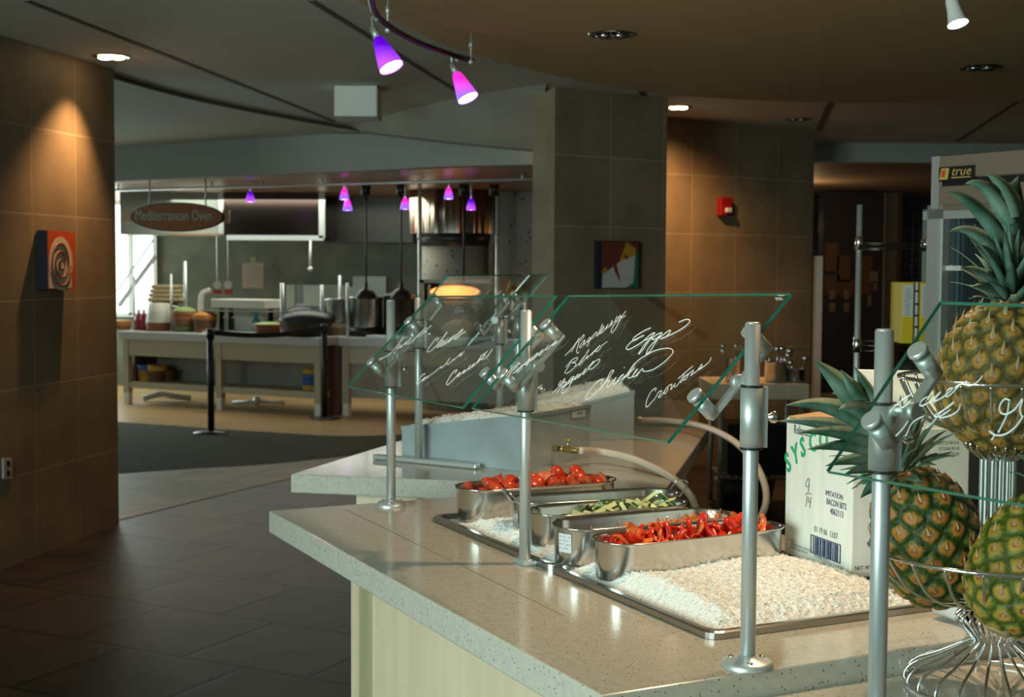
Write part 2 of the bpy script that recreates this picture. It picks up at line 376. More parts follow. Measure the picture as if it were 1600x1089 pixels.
# kitchen back wall with a window opening
M['kwall'] = mat('kitchen_tile', (.16, .17, .12), .45); noisy(M['kwall'], (.13, .14, .10), (.19, .20, .145), 3)
YB = 18.4
wx0, wx1 = D(243, 400, YB).x, D(838, 400, YB).x
b = MB().box(((wx0 + 3) / 2, YB + .1, 1.4), (3 - wx0, .2, 2.8)); struct('wall_kitchen_back', b, M['kwall'])
wz0 = D(210, 492, YB).z; wxl = D(150, 400, YB).x
b = MB().box(((wx0 - 8) / 2, YB + .1, wz0 / 2), (wx0 + 8, .2, wz0)).box(((wxl - 8) / 2, YB + .1, 1.4 + wz0 / 2), (wxl + 8, .2, 2.8 - wz0)); struct('wall_kitchen_left', b, M['kwall'])
# the bright glazed opening: frame bars, glass, and the sunlit street beyond
b = MB(); zt = 2.75
for x in (wxl, wx0, D(203, 300, YB).x): b.box((x, YB, (wz0 + zt) / 2), (.05, .08, zt - wz0))
b.box(((wxl + wx0) / 2, YB, wz0), (wx0 - wxl, .08, .05)); b.box(((wxl + wx0) / 2, YB, D(200, 318, YB).z), (wx0 - wxl, .08, .04))
win = struct('window_1', b, M['white'])
b = MB().box(((wxl + wx0) / 2, YB + .03, (wz0 + zt) / 2), (wx0 - wxl, .008, zt - wz0)); part('pane', b, M['glass'], win)
b = MB().bar(D(186, 478, YB - .3), D(243, 400, YB - .3), .05, .05).bar(D(183, 455, YB - .3), D(240, 374, YB - .3), .02, .02)
struct('trim_6', b, M['alum2'])
M['day'] = mat('bright_daylight_sky', (.9, .95, .95), 1, emit=(.95, 1, .97), estr=3.0)
b = MB().box((-7.2, 22.6, 2.2), (8, .05, 6)); struct('wall_outside_sky', b, M['day'])
# pebble wall by the oven
def pebble():
    m = mat('pebble_wall', (.2, .19, .15), .6); v = coords(m); vo = nd(m, 'ShaderNodeTexVoronoi'); vo.inputs['Scale'].default_value = 11; lk(m, v, vo.inputs['Vector'])
    c = ramp(m, vo.outputs['Distance'], [(.13, (.045, .03, .03)), (.19, (.24, .225, .18))]); lk(m, c, bsdf(m).inputs['Base Color']); return m
M['pebble'] = pebble()
p0, p1 = D(778, 300, 15.6), D(845, 300, 15.6)
b = MB().box(((p0.x + p1.x + .3) / 2, 15.7, 1.25), (p1.x - p0.x + .3, .2, 2.5)); struct('wall_pebble', b, M['pebble'])
# ---------------------------------------------------------------- things on the left wall
wn = V((-wd.y, wd.x, 0)); wn = wn if wn.x > 0 else -wn
def onwall(px, py):
    return PL(px, py, c0, wn)
def picture(name, q, wv, nv, th, label, paint):
    "q: lower-left, lower-right, upper-right, upper-left corners on the wall"
    r = thing(name, label, 'picture', q[0]); b = MB().slab([p + nv * .004 for p in q], nv, th)
    part('canvas', b, [M['canvas']], r, bevel=.002); paint(r, [p + nv * (th + .005) for p in q], nv); return r
M['canvas'] = mat('black_canvas_edge', (.012, .012, .02), .8)
M['orange'] = mat('orange_paint', (.55, .07, .01), .6); M['cream'] = mat('cream_paint', (.62, .55, .42), .6); M['maroon'] = mat('maroon_paint', (.16, .03, .02), .6)
M['gold'] = mat('ochre_paint', (.5, .24, .02), .6); M['dkgreen'] = mat('green_paint', (.01, .16, .07), .6); M['palegrey'] = mat('pale_grey_paint', (.5, .5, .5), .6)
pc, pd = onwall(100, 452), onwall(57, 452); ph = onwall(99, 363).z - pc.z
def uvp(q, nv, u, v, k=0): return q[0] + (q[1] - q[0]) * u + (q[3] - q[0]) * v + nv * k
def disk(q, nv, pts, k): return [uvp(q, nv, u, v, k) for u, v in pts]
def paint1(r, q, nv):
    b = MB().slab(q, nv, .001); part('painted_face', b, M['orange'], r)
    e = [(.47 + .43 * math.cos(a), .44 + .46 * math.sin(a)) for a in [2 * math.pi * i / 40 for i in range(40)]]
    b = MB().slab(disk(q, nv, e, .001), nv, .001); b.slab(disk(q, nv, [(.03, .02), (.3, .02), (.12, .3), (.03, .3)], .001), nv, .001); b.slab(disk(q, nv, [(.6, .02), (.85, .02), (.88, .4), (.8, .4)], .001), nv, .001)
    part('cream_disc', b, M['cream'], r)
    sp_ = [(.47 + (.03 + .36 * t) * math.cos(5.6 * math.pi * t + 1), .46 + (.03 + .40 * t) * math.sin(5.6 * math.pi * t + 1)) for t in [i / 90 for i in range(91)]]
    b = MB().tube(disk(q, nv, sp_, .002), .006, 6); part('spiral_line', b, M['maroon'], r)
qd = pd + wn * 0; th1 = .065
q = [pc + (pd - pc), pc, pc + V((0, 0, ph)), pd + V((0, 0, ph))]
picture('wall_picture', q, None, wn, th1, 'small orange canvas with a cream and maroon spiral on the left stone wall', paint1)
b = MB().slab([onwall(3, 748), onwall(17, 748), onwall(17, 716), onwall(3, 716)], wn, .008)
r = thing('wall_socket', 'grey power socket plate low on the left stone wall', 'power socket', onwall(10, 732))
part('plate', b, M['offw'], r, bevel=.002)
b = MB().slab([onwall(8, 729), onwall(13, 729), onwall(13, 720), onwall(8, 720)], wn, .011).slab([onwall(8, 744), onwall(13, 744), onwall(13, 735), onwall(8, 735)], wn, .011); part('socket_face', b, M['black'], r)
# picture on the pier
pu = (A1 - A0); pu.z = 0; pu.normalize(); pn = V((pu.y, -pu.x, 0))
def onpier(px, py): return PL(px, py, A0, pn)
q = [onpier(927, 451), onpier(992, 451)]; hh = onpier(927, 376).z - q[0].z
q[1].z = q[0].z; q = [q[0], q[1], q[1] + V((0, 0, hh)), q[0] + V((0, 0, hh))]
def paint2(r, q, nv):
    b = MB().slab(disk(q, nv, [(.09, .02), (.97, .02), (.97, .98), (.09, .98)], 0), nv, .001); part('painted_face', b, M['maroon'], r)
    b = MB().slab(disk(q, nv, [(.10, .02), (.68, .02), (.85, .12), (.9, .72), (.5, .55), (.12, .30)], .001), nv, .001); part('pale_area', b, M['palegrey'], r)
    b = MB().slab(disk(q, nv, [(.5, .55), (.9, .72), (.9, .84), (.68, .98), (.6, .78)], .0012), nv, .001); part('ochre_area', b, M['gold'], r); b = MB().slab(disk(q, nv, [(.10, .3), (.22, .4), (.18, .46), (.1, .36)], .0012), nv, .001); part('ochre_area', b, M['gold'], r)
    b = MB().slab(disk(q, nv, [(.72, .02), (.96, .02), (.96, .8), (.89, .72), (.86, .12)], .0012), nv, .001); part('green_edge', b, M['dkgreen'], r)
    b = MB().slab(disk(q, nv, [(.36, .50), (.44, .52), (.5, .3), (.54, .12), (.46, .26), (.40, .36)], .002), nv, .001); b.slab(disk(q, nv, [(.6, .7), (.66, .72), (.74, .62), (.66, .63)], .003), nv, .001); part('red_drips', b, mat('red_paint', (.3, .02, .01), .5), r)
picture('wall_picture', q, None, pn, .04, 'small canvas with maroon, ochre and white shapes on the grey stone pier', paint2)
# fire alarm strobe on the right stone wall
bu = (B1 - B0); bu.z = 0; bu.normalize(); bn = V((bu.y, -bu.x, 0))
def onb(px, py): return PL(px, py, B0, bn)
c = onb(1128, 323)
r = thing('fire_alarm', 'red fire alarm strobe on the amber-lit stone wall', 'fire alarm', c)
part('housing', MB().box(c + bn * .03, (.125, .06, .15), (bu, bn, V((0, 0, 1)))), mat('alarm_red', (.30, .008, .008), .4), r, bevel=.008)
part('strobe_lens', MB().box(c + bn * .068 + V((0, 0, -.03)) + bu * .01, (.06, .03, .04), (bu, bn, V((0, 0, 1)))), mat('lens_grey', (.6, .6, .6), .15), r, bevel=.008)
# ---------------------------------------------------------------- recessed ceiling lights
M['bulb'] = mat('halogen_bulb', (1, .9, .7), .3, emit=(1, .70, .36), estr=22)
M['reflector'] = mat('reflector', (.55, .56, .56), .15, 1)
def downlight(px, py, z, rad, lit, label, power=0, tgt=None, spot=70):
    c = G(px, py, z); r = thing('downlight', label, 'ceiling light', c, 'recessed ceiling lights')
    part('trim_ring', MB().lathe(c, [(rad * .88, -.001), (rad, -.006), (rad * 1.1, -.004), (rad * 1.12, 0)], 32), M['reflector'], r)
    part('reflector', MB().lathe(c, [(rad * .9, -.003), (rad * .8, -.0022), (rad * .5, -.0012), (.001, -.001)], 32), M['reflector'], r)
    b = MB()
    for k in range(2): b.ball(c + V(((k - .5) * rad * .7, 0, -.008)), (rad * .42, rad * .4, .012), 14, 6)
    part('lamp', b, M['bulb'] if lit else M['reflector'], r)
    if power: lamp('SPOT', 'downlight_beam', c - V((0, 0, .03)), tgt or (c.x, c.y, 0), power, (1, .55, .24), .03, spot=spot, blend=.9)
    return r
c = G(174, 88, CEIL); downlight(174, 88, CEIL, .10, 1, 'lit recessed downlight above the left stone wall', 130, (c.x - .22, c.y - .25, 1.0), 84)
c = G(1060, 167, CEIL); downlight(1060, 167, CEIL, .09, 1, 'lit recessed downlight right of the grey stone pier', 190, (c.x - .05, c.y + .28, 1.6), 136)
downlight(833, 193, CEIL, .10, 1, 'lit recessed downlight just left of the grey stone pier', 12)
downlight(1247, 186, CEIL, .095, 0, 'unlit recessed downlight at the right end of the stone wall')
downlight(957, 54, dz, .095, 0, 'larger unlit downlight in the tan ceiling disc above the pier')
downlight(1533, 105, dz, .095, 0, 'unlit downlight in the tan ceiling disc at far right')
downlight(787, 93, dz + .2, .055, 0, 'tiny downlight peeping out beside the edge of the tan ceiling disc')
# white ceiling box
c = D(560, 168, 9.3); r = thing('ceiling_projector', 'white box fixed under the grey ceiling left of the pier', 'ceiling box', (c.x, c.y, CEIL))
part('housing', MB().box((c.x, c.y, 2.695), (.285, .32, .205)), M['white'], r, bevel=.01)
part('mounting_plate', MB().box((c.x, c.y, 2.7985), (.16, .16, .003)), M['alum2'], r)
# ---------------------------------------------------------------- curved track with coloured spots
M['rail'] = mat('bronze_rail', (.07, .05, .035), .35, .8)
rz = 2.49
rp = smooth([G(x, y, rz) for x, y in ((572, -60), (578, -10), (592, 28), (640, 60), (690, 80), (738, 95))], 6)
r = thing('track_rail', 'curved bronze lighting rail under the edge of the tan ceiling disc', 'track light rail', rp[-1])
part('rail', MB().tube(rp, .012, 8), M['rail'], r)
for px, py in ((606, 42), (736, 92)):
    p = G(px, py, rz); b = MB().tube([p, p + V((0, 0, dz - rz))], .004, 8).ball(p + V((0, 0, -.012)), .012).cyl(p + V((0, 0, .045)), p + V((0, 0, .075)), .009); part('hanger', b, M['alum'], r)
def shade_mat(name, c1, c2):
    m = mat(name, c1, .2, emit=c1, estr=1.2); t = nd(m, 'ShaderNodeTexCoord'); s_ = nd(m, 'ShaderNodeSeparateXYZ'); lk(m, t.outputs['Generated'], s_.inputs[0])
    c = ramp(m, s_.outputs[2], [(.25, c2), (.75, c1)]); lk(m, c, bsdf(m).inputs['Emission Color']); lk(m, c, bsdf(m).inputs['Base Color']); return m
M['violet'] = shade_mat('violet_glass', (.08, 0, .45), (.42, .06, .95)); M['pinkv'] = shade_mat('pink_violet_glass', (.95, .02, .5), (.30, .12, 1.0))
M['glow'] = mat('lamp_glow', (1, .95, .85), .4, emit=(1, .9, .78), estr=9)
def spot_head(px, py, d, sc_, top, m, label, power, colr, aim=(.42, -.25, -.87)):
    c = D(px, py, d); a = V(aim).normalized(); r = thing('track_spotlight', label, 'spotlight', c + V((0, 0, .1)), 'coloured glass spotlights')
    cap = c - a * .075 * sc_
    part('shade', MB().lathe(cap, [(.016 * sc_, 0), (.024 * sc_, .02 * sc_), (.033 * sc_, .06 * sc_), (.042 * sc_, .10 * sc_), (.0445 * sc_, .125 * sc_)], 28, a), m, r)
    part('lamp_face', MB().lathe(cap, [(.042 * sc_, .121 * sc_), (.02 * sc_, .119 * sc_), (.001, .118 * sc_)], 24, a), M['glow'], r)
    part('socket', MB().cyl(cap - a * .045 * sc_, cap + a * .004, .012 * sc_, .017 * sc_, 16), M['alum2'], r)
    part('stem', MB().tube([cap - a * .04 * sc_, V((cap.x, cap.y, cap.z + .03)) - a * .05 * sc_, V(top)], .0045, 8).cyl(V(top) + V((0, 0, -.02)), V(top) + V((0, 0, .02)), .008), M['alum'], r)
    if power: lamp('SPOT', 'spot_beam', c + a * .09 * sc_, c + a * 3, power, colr, .03, spot=80)
    return r
spot_head(603, 87, 4.95, 1.0, G(588, 24, rz), M['violet'], 'violet glass track spotlight nearer the camera, left of the pair', 6, WARM)
spot_head(724, 138, 5.85, 1.0, G(714, 89, rz), M['pinkv'], 'pink and violet glass track spotlight at the end of the rail', 6, WARM)
# small white spot at the top right
c = D(1492, 20, 4.4)
r = thing('track_spotlight', 'white metal spotlight at the top right under the tan ceiling disc', 'spotlight', (c.x, c.y, dz))
a = V((.16, -.3, -.9)).normalized()
part('shade', MB().lathe(c - a * .06, [(.014, 0), (.02, .02), (.022, .05), (.028, .085), (.033, .10)], 24, a), M['white'], r)
part('lamp_face', MB().lathe(c - a * .06, [(.031, .097), (.001, .094)], 20, a), M['glow'], r)
part('arm', MB().tube([c - a * .05, c - a * .05 + V((-.02, 0, .05)), V((c.x - .02, c.y, dz))], .007, 8).bar(c - a * .05 + V((-.08, 0, .035)), c - a * .05 + V((.04, 0, .05)), .015, .012), M['white'], r)
# ================================================================ SERVING COUNTERS
ZC = .9; Z = V((0, 0, 1))
def flat(p, z=0): return V((p.x, p.y, z))
CA = G(420, 798, ZC); CB = G(940, 1087, ZC)
u = flat(CB - CA).normalized(); v = V((-u.y, u.x, 0))
if v.x < 0: v = -v
CW = 1.13; Lf = flat(CB - CA).length
CC = flat(CB) + v * CW; CDD = flat(CA) + v * 1.05; CDE = flat(CA) + v * CW + u * .16
poly1 = [CA, CB, CC, CDE, CDD]
def pp(ps): return [(p.x, p.y) for p in ps]
def counter(name, label, poly, ztop, th, inset, panels, group='quartz-topped serving counters', seams=(), base=0.0, bpoly=None):
    c = sum((flat(p) for p in poly), V((0, 0, 0))) / len(poly); r = thing(name, label, 'counter', (c.x, c.y, 0), group)
    part('worktop', MB().prism(pp(poly), ztop - th, ztop), M['quartz'], r, bevel=.004)
    bp = bpoly or [c + (flat(p) - c) * (1 - inset) for p in poly]
    part('cabinet', MB().prism(pp(bp), .09, ztop - th - .001), M['maple'], r)
    k = [c + (p - c) * .96 for p in bp]; part('plinth', MB().prism(pp(k), 0, .09), M['black'], r)
    for (a, b2, s0, s1) in panels:
        d = (bp[b2] - bp[a]); L = d.length; d.normalize(); n = V((d.y, -d.x, 0));
        if n.dot(bp[a] - c) < 0: n = -n
        m_ = MB().slab([bp[a] + d * s0 + V((0, 0, .09)), bp[a] + d * s1 + V((0, 0, .09)), bp[a] + d * s1 + V((0, 0, ztop - th - .004)), bp[a] + d * s0 + V((0, 0, ztop - th - .004))], n, .004)
        part('edge_strip', m_, M['maple2'], r)
    if seams:
        m_ = MB()
        for a, b2 in seams: m_.bar(V((a[0], a[1], ztop)), V((b2[0], b2[1], ztop)), .0025, .0012)
        part('worktop_seam', m_, M['seam'], r)
    return r
ci = [flat(CA) + u * .22 + v * .17, flat(CB) - u * .12 + v * .17, flat(CC) - u * .12 - v * .12, flat(CDD) + u * .22 - v * .12]
s1a, s1b = G(540, 796, ZC), G(880, 962, ZC)
c1r = counter('serving_counter', 'near quartz serving counter holding the salad pans, trays and white carton', poly1, ZC, .063, 0, [(0, 1, .075, .17)], seams=[((s1a.x, s1a.y), (s1b.x, s1b.y))], bpoly=ci)
# counter behind it
P1, P2 = G(454, 741, ZC), G(717, 751, ZC); d2 = flat(P2 - P1).normalized()
PR = G(1108, 683, ZC); PL_ = G(620, 690, ZC); e2 = flat(PL_ - P1).normalized()
tt = 1.27; Q1 = flat(P1) + d2 * tt
Q2 = V((.872, 6.05, 0)); Q3 = flat(P1) + e2 * 1.75
poly2 = [flat(P1), Q1, Q2, Q3]
n2 = V((-d2.y, d2.x, 0))
b2 = [flat(P1) + d2 * .20 + n2 * .1, Q1 - d2 * .10 + n2 * .1, Q2 - d2 * .14 - n2 * .12, Q3 + d2 * .15 - n2 * .1]
s2a, s2b = G(905, 729, ZC), G(1035, 741, ZC)
counter('serving_counter', 'second serving counter behind the first, carrying the sloped steel ice bins', poly2, ZC, .063, 0, [(0, 1, .215, .235)], seams=[((s2a.x, s2a.y), (s2b.x, s2b.y))], bpoly=b2)
b = [V((-.12, 6.3, 0)), V((.85, 6.2, 0)), V((1.0, 7.3, 0)), V((.02, 7.5, 0))]
counter('serving_counter', 'farthest serving counter hidden behind the ice bins', b, ZC, .06, .1, [])
# lower counter on the right, under the fruit stand
ZL = .855
E1 = flat(CB) + v * .03 + u * .004; un = V((.545, -.838, 0)); vn = V((.838, .545, 0))
poly3 = [flat(CB) + u * .006 + v * .02, flat(CB) + u * .006 + v * 1.6, flat(CB) + v * 1.75 + u * 1.1, flat(CB) + v * .55 + u * 1.1]
counter('serving_counter', 'lower serving counter at bottom right under the wire fruit stand', poly3, ZL, .05, .08, [])
# ---------------------------------------------------------------- sneeze guard posts
PR_ = .0135
POSTS = {}
def post(key, base, ztop, label, foot, clamp=None, knob=1, r=PR_, kdir=V((1, 0, 0))):
    base = V(base); t = thing('sneeze_guard_post', label, 'post', base, 'aluminium sneeze guard posts'); POSTS[key] = (t, base)
    part('pole', MB().cyl(base, V((base.x, base.y, ztop)), r, n=24).cyl(V((base.x, base.y, ztop)), V((base.x, base.y, ztop + .003)), r, r * .8, 24), M['alum'], t)
    if foot == 'round':
        part('flange', MB().lathe(base, [(.046, 0), (.046, .006), (.040, .011), (.020, .014), (.0136, .02)], 36), M['alum'], t)
        for k in range(3):
            a = k * 2.09 + .5; q = base + V((math.cos(a) * .031, math.sin(a) * .031, .0125)); part('screw', MB().ball(q, (.006, .006, .003), 10, 6), M['chrome'], t)
    elif foot == 'plate':
        part('foot_plate', MB().box(base + V((0, 0, .006)), (.065, .034, .012), (u, v, Z)), M['alum'], t, bevel=.005)
        for k in (-1, 1): part('screw', MB().ball(base + v * 0 + u * (.024 * k) + V((0, 0, .013)), (.005, .005, .003), 10, 6), M['chrome'], t)
    if clamp:
        z0, z1 = clamp; x, y = base.x, base.y
        part('clamp_sleeve', MB().cyl((x, y, z0), (x, y, z1), .0195, n=28).box(V((x, y, (z0 + z1) / 2)) + kdir * .02, (.016, .012, (z1 - z0)), (kdir, V((-kdir.y, kdir.x, 0)), Z)), M['alum'], t)
        for g0 in (z1 - .001, z0 - .003): part('gasket', MB().cyl((x, y, g0), (x, y, g0 + .004), .0198, n=28), M['black'], t, 'black rubber gasket ring')
        c = V((x, y, (z0 + z1) / 2)) + kdir * .028
        if knob: part('knob', MB().lathe(c, [(.004, 0), (.006, .004), (.010, .008), (.011, .014), (.008, .019), (.001, .021)], 18, kdir), M['chrome'], t)
    return t
kd = (V((1, .15, 0))).normalized()
b1_ = G(611, 790, ZC); b2_ = G(820, 881, ZC); b3_ = G(1168, 1040, ZC)
def zat(px, py, b): return D(px, py, b.y).z
post(1, b1_, zat(612, 470, b1_), 'slim post at the far left corner of the near counter, on a round foot', 'round', (zat(0, 601, b1_), zat(0, 546, b1_)), kdir=kd)
post(2, b2_, zat(820, 486, b2_), 'middle post of the near counter, on a small plate foot before the ice bin', 'plate', (zat(0, 637, b2_), zat(0, 568, b2_)), kdir=kd)
post(3, b3_, zat(1173, 506, b3_), 'front post on a round foot at the near end of the salad tray', 'round', (zat(0, 693, b3_), zat(0, 598, b3_)), kdir=kd)
b4_ = D(1374, 900, 2.0); b4_.z = ZL
post(4, b4_, zat(1380, 517, b4_), 'nearest post, in front of the left pineapple and the white carton', 'round', (zat(0, 728, b4_), zat(0, 624, b4_)), kdir=kd)
A5 = G(654, 724, ZC)
t5 = post(5, A5 + V((0, 0, .02)), zat(654, 466, A5), 'post in front of the near ice bin, standing on a long flat bar', None, (zat(0, 540, A5), zat(0, 497, A5)), kdir=kd)
pA, pB = G(576, 719, ZC), G(738, 735, ZC)
dd = flat(pB - pA).normalized(); nn = V((-dd.y, dd.x, 0))
mid = (pA + pB) / 2; off = (flat(A5) - flat(mid)).dot(nn)
part('base_bar', MB().box(flat(mid, ZC + .010) + nn * off, ((pB - pA).length, .03, .018), (dd, nn, Z)), M['alum'], t5, bevel=.005)
B5 = V((-.048, 5.42, ZC)); C5 = V((.058, 6.0, ZC)); D5 = V((.03, 6.7, ZC))
post(6, B5, zat(781, 461, B5), 'post on the second counter seen through the glass between the two ice bins', 'round', (zat(0, 533, B5), zat(0, 493, B5)), kdir=kd)
post(7, C5, zat(820, 459, C5), 'thin far post seen just above the middle post of the near counter', 'round', None, kdir=kd)
post(8, D5, zat(808, 460, D5), 'farthest thin post, on the hidden counter behind the ice bins', 'round', (zat(0, 523, D5), zat(0, 490, D5)), kdir=kd)
# ---------------------------------------------------------------- glass panes, brackets, handwriting
def offs(b, px, py, uu, vv):
    "point on the vertical plane through the post base b across the row (direction vv) seen at px,py"
    return PL(px, py, b, uu)
def inkw(mb, pts, o, s, p0, n, rad, sub=4):
    rad *= .62
    P = [PL(o[0] + x / s, o[1] + y / s, p0, n) - n * (-.0016) * 1 for x, y in pts]
    mb.tube(smooth(P, sub), rad, 5)
def pane(label, BL, TL, TR, BR, ends, words=(), nrm_flip=False, th=.0065, group='glass sneeze guard panes', fix=True):
    x = (BR - BL); y = (TL - BL); n = x.cross(y).normalized()      # towards the guest side, up
    if n.dot(CAM - BL) < 0: n = -n
    if n.z < 0 and not nrm_flip: n = -n
    t = thing('glass_pane', label, 'glass pane', BL, group)
    part('pane', MB().slab([BL, BR, TR, TL], -n, th, 0, 1), [M['glass'], M['gedge']], t)
    for key, side, ta, tb in ends:          # brackets belong to their posts
        pt, pb = POSTS[key]; s0 = (BL, TL, BR, TR) if side == 'L' else (BR, TR, BL, TL)
        inn = (s0[2] - s0[0]).normalized() * .024
        arms = []
        for tv in (ta, tb):
            p = s0[0] + (s0[1] - s0[0]) * tv + inn; arms.append(p)
            part('glass_button', MB().cyl(p + n * .001, p + n * .008, .0155, .0145, 20), M['alum'], pt)
            part('standoff', MB().cyl(p - n * (th + .001), p - n * .046, .0135, .0135, 18), M['alum'], pt)
        a0, a1 = arms[0] - n * .048, arms[1] - n * .048
        m_ = (a0 + a1) / 2; dz_ = (a1 - a0).normalized(); wx = n.cross(dz_)
        part('bracket_arm', MB().box(m_, (.010, .020, (a1 - a0).length + .02), (n, wx, dz_)), M['alum2'], pt, bevel=.003)
        # pivot from the arm to the pole, level with the arm where it passes the pole
        tt_ = max(0, min(1, (V((pb.x, pb.y, m_.z)) - a0).dot(dz_) / (a1 - a0).length)); q = a0 + (a1 - a0) * tt_
        part('pivot', MB().cyl(q, V((pb.x, pb.y, q.z)), .009, n=14).cyl(q - (V((pb.x, pb.y, q.z)) - q).normalized() * .012, q + (V((pb.x, pb.y, q.z)) - q).normalized() * .004, .014, n=18), M['alum'], pt)
    for name, o, s, strokes, rad in words:
        m_ = MB()
        for st in strokes: inkw(m_, st, o, s, BL + n * 0, n, rad)
        part('handwriting', m_, M['ink'], t, 'white handwritten word ' + name)
    return t, n
R1 = [('Lettuce', (590, 490), 10.89, [[(100,760),(40,800),(40,770),(90,755),(180,720),(280,620),(455,405),(380,490),(280,670),(320,650),(400,520),(330,600),(440,540),(380,600),(500,480),(460,540),(590,405),(500,530),(600,470),(840,225),(700,380),(720,390),(850,300),(790,320)],[(760,340),(930,195)]], .0011),
 ('Cheese', (640, 500), 9.9, [[(420,340),(455,285),(400,310),(330,400),(275,480),(290,500),(370,450),(480,330),(590,190),(540,250),(430,440),(520,330),(540,330),(480,415),(540,370),(600,290),(540,380),(600,340),(700,230),(600,350),(660,300),(830,145),(790,200),(700,300),(720,300),(800,230),(875,180)]], .0012),
 ('Cucumbers', (640, 500), 9.9, [[(225,850),(245,830),(180,880),(110,990),(150,980),(260,880),(200,950),(300,870),(260,910),(350,840),(380,820),(440,770),(500,720),(490,750),(560,690),(630,590),(580,670),(600,690),(690,610),(680,630),(740,580),(810,510),(780,570),(855,485)]], .001),
 ('Carrots', (640, 500), 9.9, [[(705,830),(740,775),(690,800),(620,900),(575,990),(600,1005),(680,930),(790,810),(740,885),(800,840),(870,770),(830,830),(900,770),(950,700),(910,770),(960,740),(1010,670),(960,740),(1020,690),(1110,600),(1050,670),(1120,560),(1215,490)],[(1100,560),(1180,540),(1110,620),(1200,580),(1285,455)]], .0012)]
R2 = [('Eggs', (970, 480), 13.333, [[(635,440),(520,490),(400,560),(290,640),(260,695),(300,700),(400,640),(495,595)],[(350,660),(220,740),(140,830),(125,880),(180,890),(300,830),(420,760),(500,700),(560,640),(640,575),(715,540),(680,600),(620,650),(545,690),(510,700)],[(715,540),(640,660),(560,760),(480,880),(380,990),(430,900),(500,800),(600,700),(680,640)],[(860,540),(780,570),(690,640),(670,685),(740,670),(830,600),(870,545),(780,680),(700,800),(620,930),(545,990),(570,900),(660,780),(760,690),(850,620),(940,550),(1035,485),(1030,540),(960,620),(900,650),(840,670),(900,645),(1060,580),(1250,480),(1400,370),(1450,300),(1410,265),(1330,275),(1220,325)]], .0015),
 ('Chicken', (910, 540), 10.667, [[(310,665),(350,570),(310,580),(230,640),(150,740),(80,840),(60,890),(90,905),(160,860),(250,770),(330,690),(400,610),(470,520),(530,430),(510,420),(470,460),(420,560),(360,660),(300,740)],[(330,700),(440,590),(455,600),(410,690),(450,690),(520,600),(570,540),(520,640),(560,640),(640,540),(700,485),(650,520),(590,600),(620,600),(700,530),(740,500)],[(640,640),(740,500),(830,370),(890,295),(870,340),(800,440),(730,540)],[(740,520),(860,400),(880,380),(800,460),(770,545),(830,530),(930,400),(880,450),(850,530),(900,510),(960,440)],[(910,520),(1000,400),(1020,410),(1020,435),(1090,435),(1200,400),(1350,300),(1470,190),(1520,110),(1480,60),(1380,55),(1200,100),(1000,210),(890,300)],[(703,380),(713,370)]], .0013),
 ('Croutons', (1000, 550), 12.1, [[(290,750),(320,695),(270,710),(200,790),(140,920),(120,1030),(150,1045),(230,960),(310,860),(360,770),(420,740),(400,790),(360,860),(380,870),(440,800),(500,710),(520,680),(460,790),(490,790),(540,720),(530,670),(600,620),(615,630),(590,720),(620,690),(680,600),(650,660),(690,660),(760,580),(830,460),(850,400)],[(730,515),(1015,270)],[(830,470),(770,570),(790,580),(860,480),(930,420),(850,480),(830,545),(890,510),(930,430),(1010,360),(1020,370),(970,460),(1020,410),(1050,400),(1110,340),(1180,240),(1170,300),(1100,350),(1150,330),(1260,250),(1330,180),(1355,115)]], .0010),
 ('Raspberry', (870, 480), 13.333, [[(175,1020),(270,930),(360,820),(460,680),(470,650)],[(310,945),(400,780),(470,690),(575,580),(560,640),(500,700),(460,740),(470,760),(430,880),(420,940),(445,965),(475,940)],[(600,690),(540,740),(485,830),(500,850),(560,780),(600,690),(570,790),(620,745),(700,630),(690,700),(640,740),(700,690)],[(635,830),(700,700),(760,600),(840,520),(830,560),(760,650),(700,680)],[(960,355),(930,440),(880,540),(835,610),(870,590),(940,480),(985,400),(970,470),(900,560),(950,540),(1020,470),(1085,360),(1000,490),(1050,440),(1110,400),(1165,280),(1140,370),(1110,410),(1150,370),(1190,320)],[(1270,195),(1215,320),(1290,250),(1340,170),(1290,240),(1370,190),(1445,90),(1350,230),(1260,410),(1180,530),(1140,530),(1170,430),(1250,320),(1380,220),(1445,185)]], .0010),
 ('Bleu', (860, 530), 12.1, [[(300,535),(420,400),(520,355),(500,410),(420,460),(480,455),(490,490),(470,530),(400,600),(330,650),(285,650),(290,620),(340,540),(410,420)],[(470,530),(550,470),(640,360),(735,205),(700,270),(620,370),(545,480),(570,485),(680,370),(720,310),(690,380),(760,310),(850,220),(770,320),(850,230),(860,200)],[(850,220),(950,120),(880,210),(860,245),(910,230),(960,170),(970,140),(1085,50)]], .0010),
 ('Yogurt', (860, 530), 12.1, [[(215,790),(160,870),(190,870),(285,750),(240,850),(190,940),(140,1020)],[(50,1030),(150,930),(280,820),(310,830),(220,930),(240,920),(320,850),(400,740),(460,710),(420,770),(340,820),(370,810),(440,740),(380,880),(310,970),(230,1040),(230,980),(300,880),(420,800),(540,660),(470,760),(490,760),(580,660),(530,740),(620,640),(690,560),(620,680),(680,620),(740,560)],[(740,560),(830,420),(760,500),(720,550),(770,580),(860,520),(930,440),(940,385),(850,430),(760,520)]], .0011),
 ('Peppers', (785, 510), 12.1, [[(70,970),(190,800),(330,700),(320,730),(210,830),(180,860),(100,1000)],[(200,900),(270,860),(380,735),(300,840),(260,860),(400,740),(300,885)],[(400,740),(530,620),(470,700),(410,740),(480,710),(530,640),(450,780)],[(530,640),(670,510),(650,560),(545,650),(600,620),(780,440),(700,550),(720,550),(820,440),(890,355),(820,450),(880,420),(930,370),(1020,280),(1000,320),(930,380),(1080,290),(1180,170)]], .0011)]
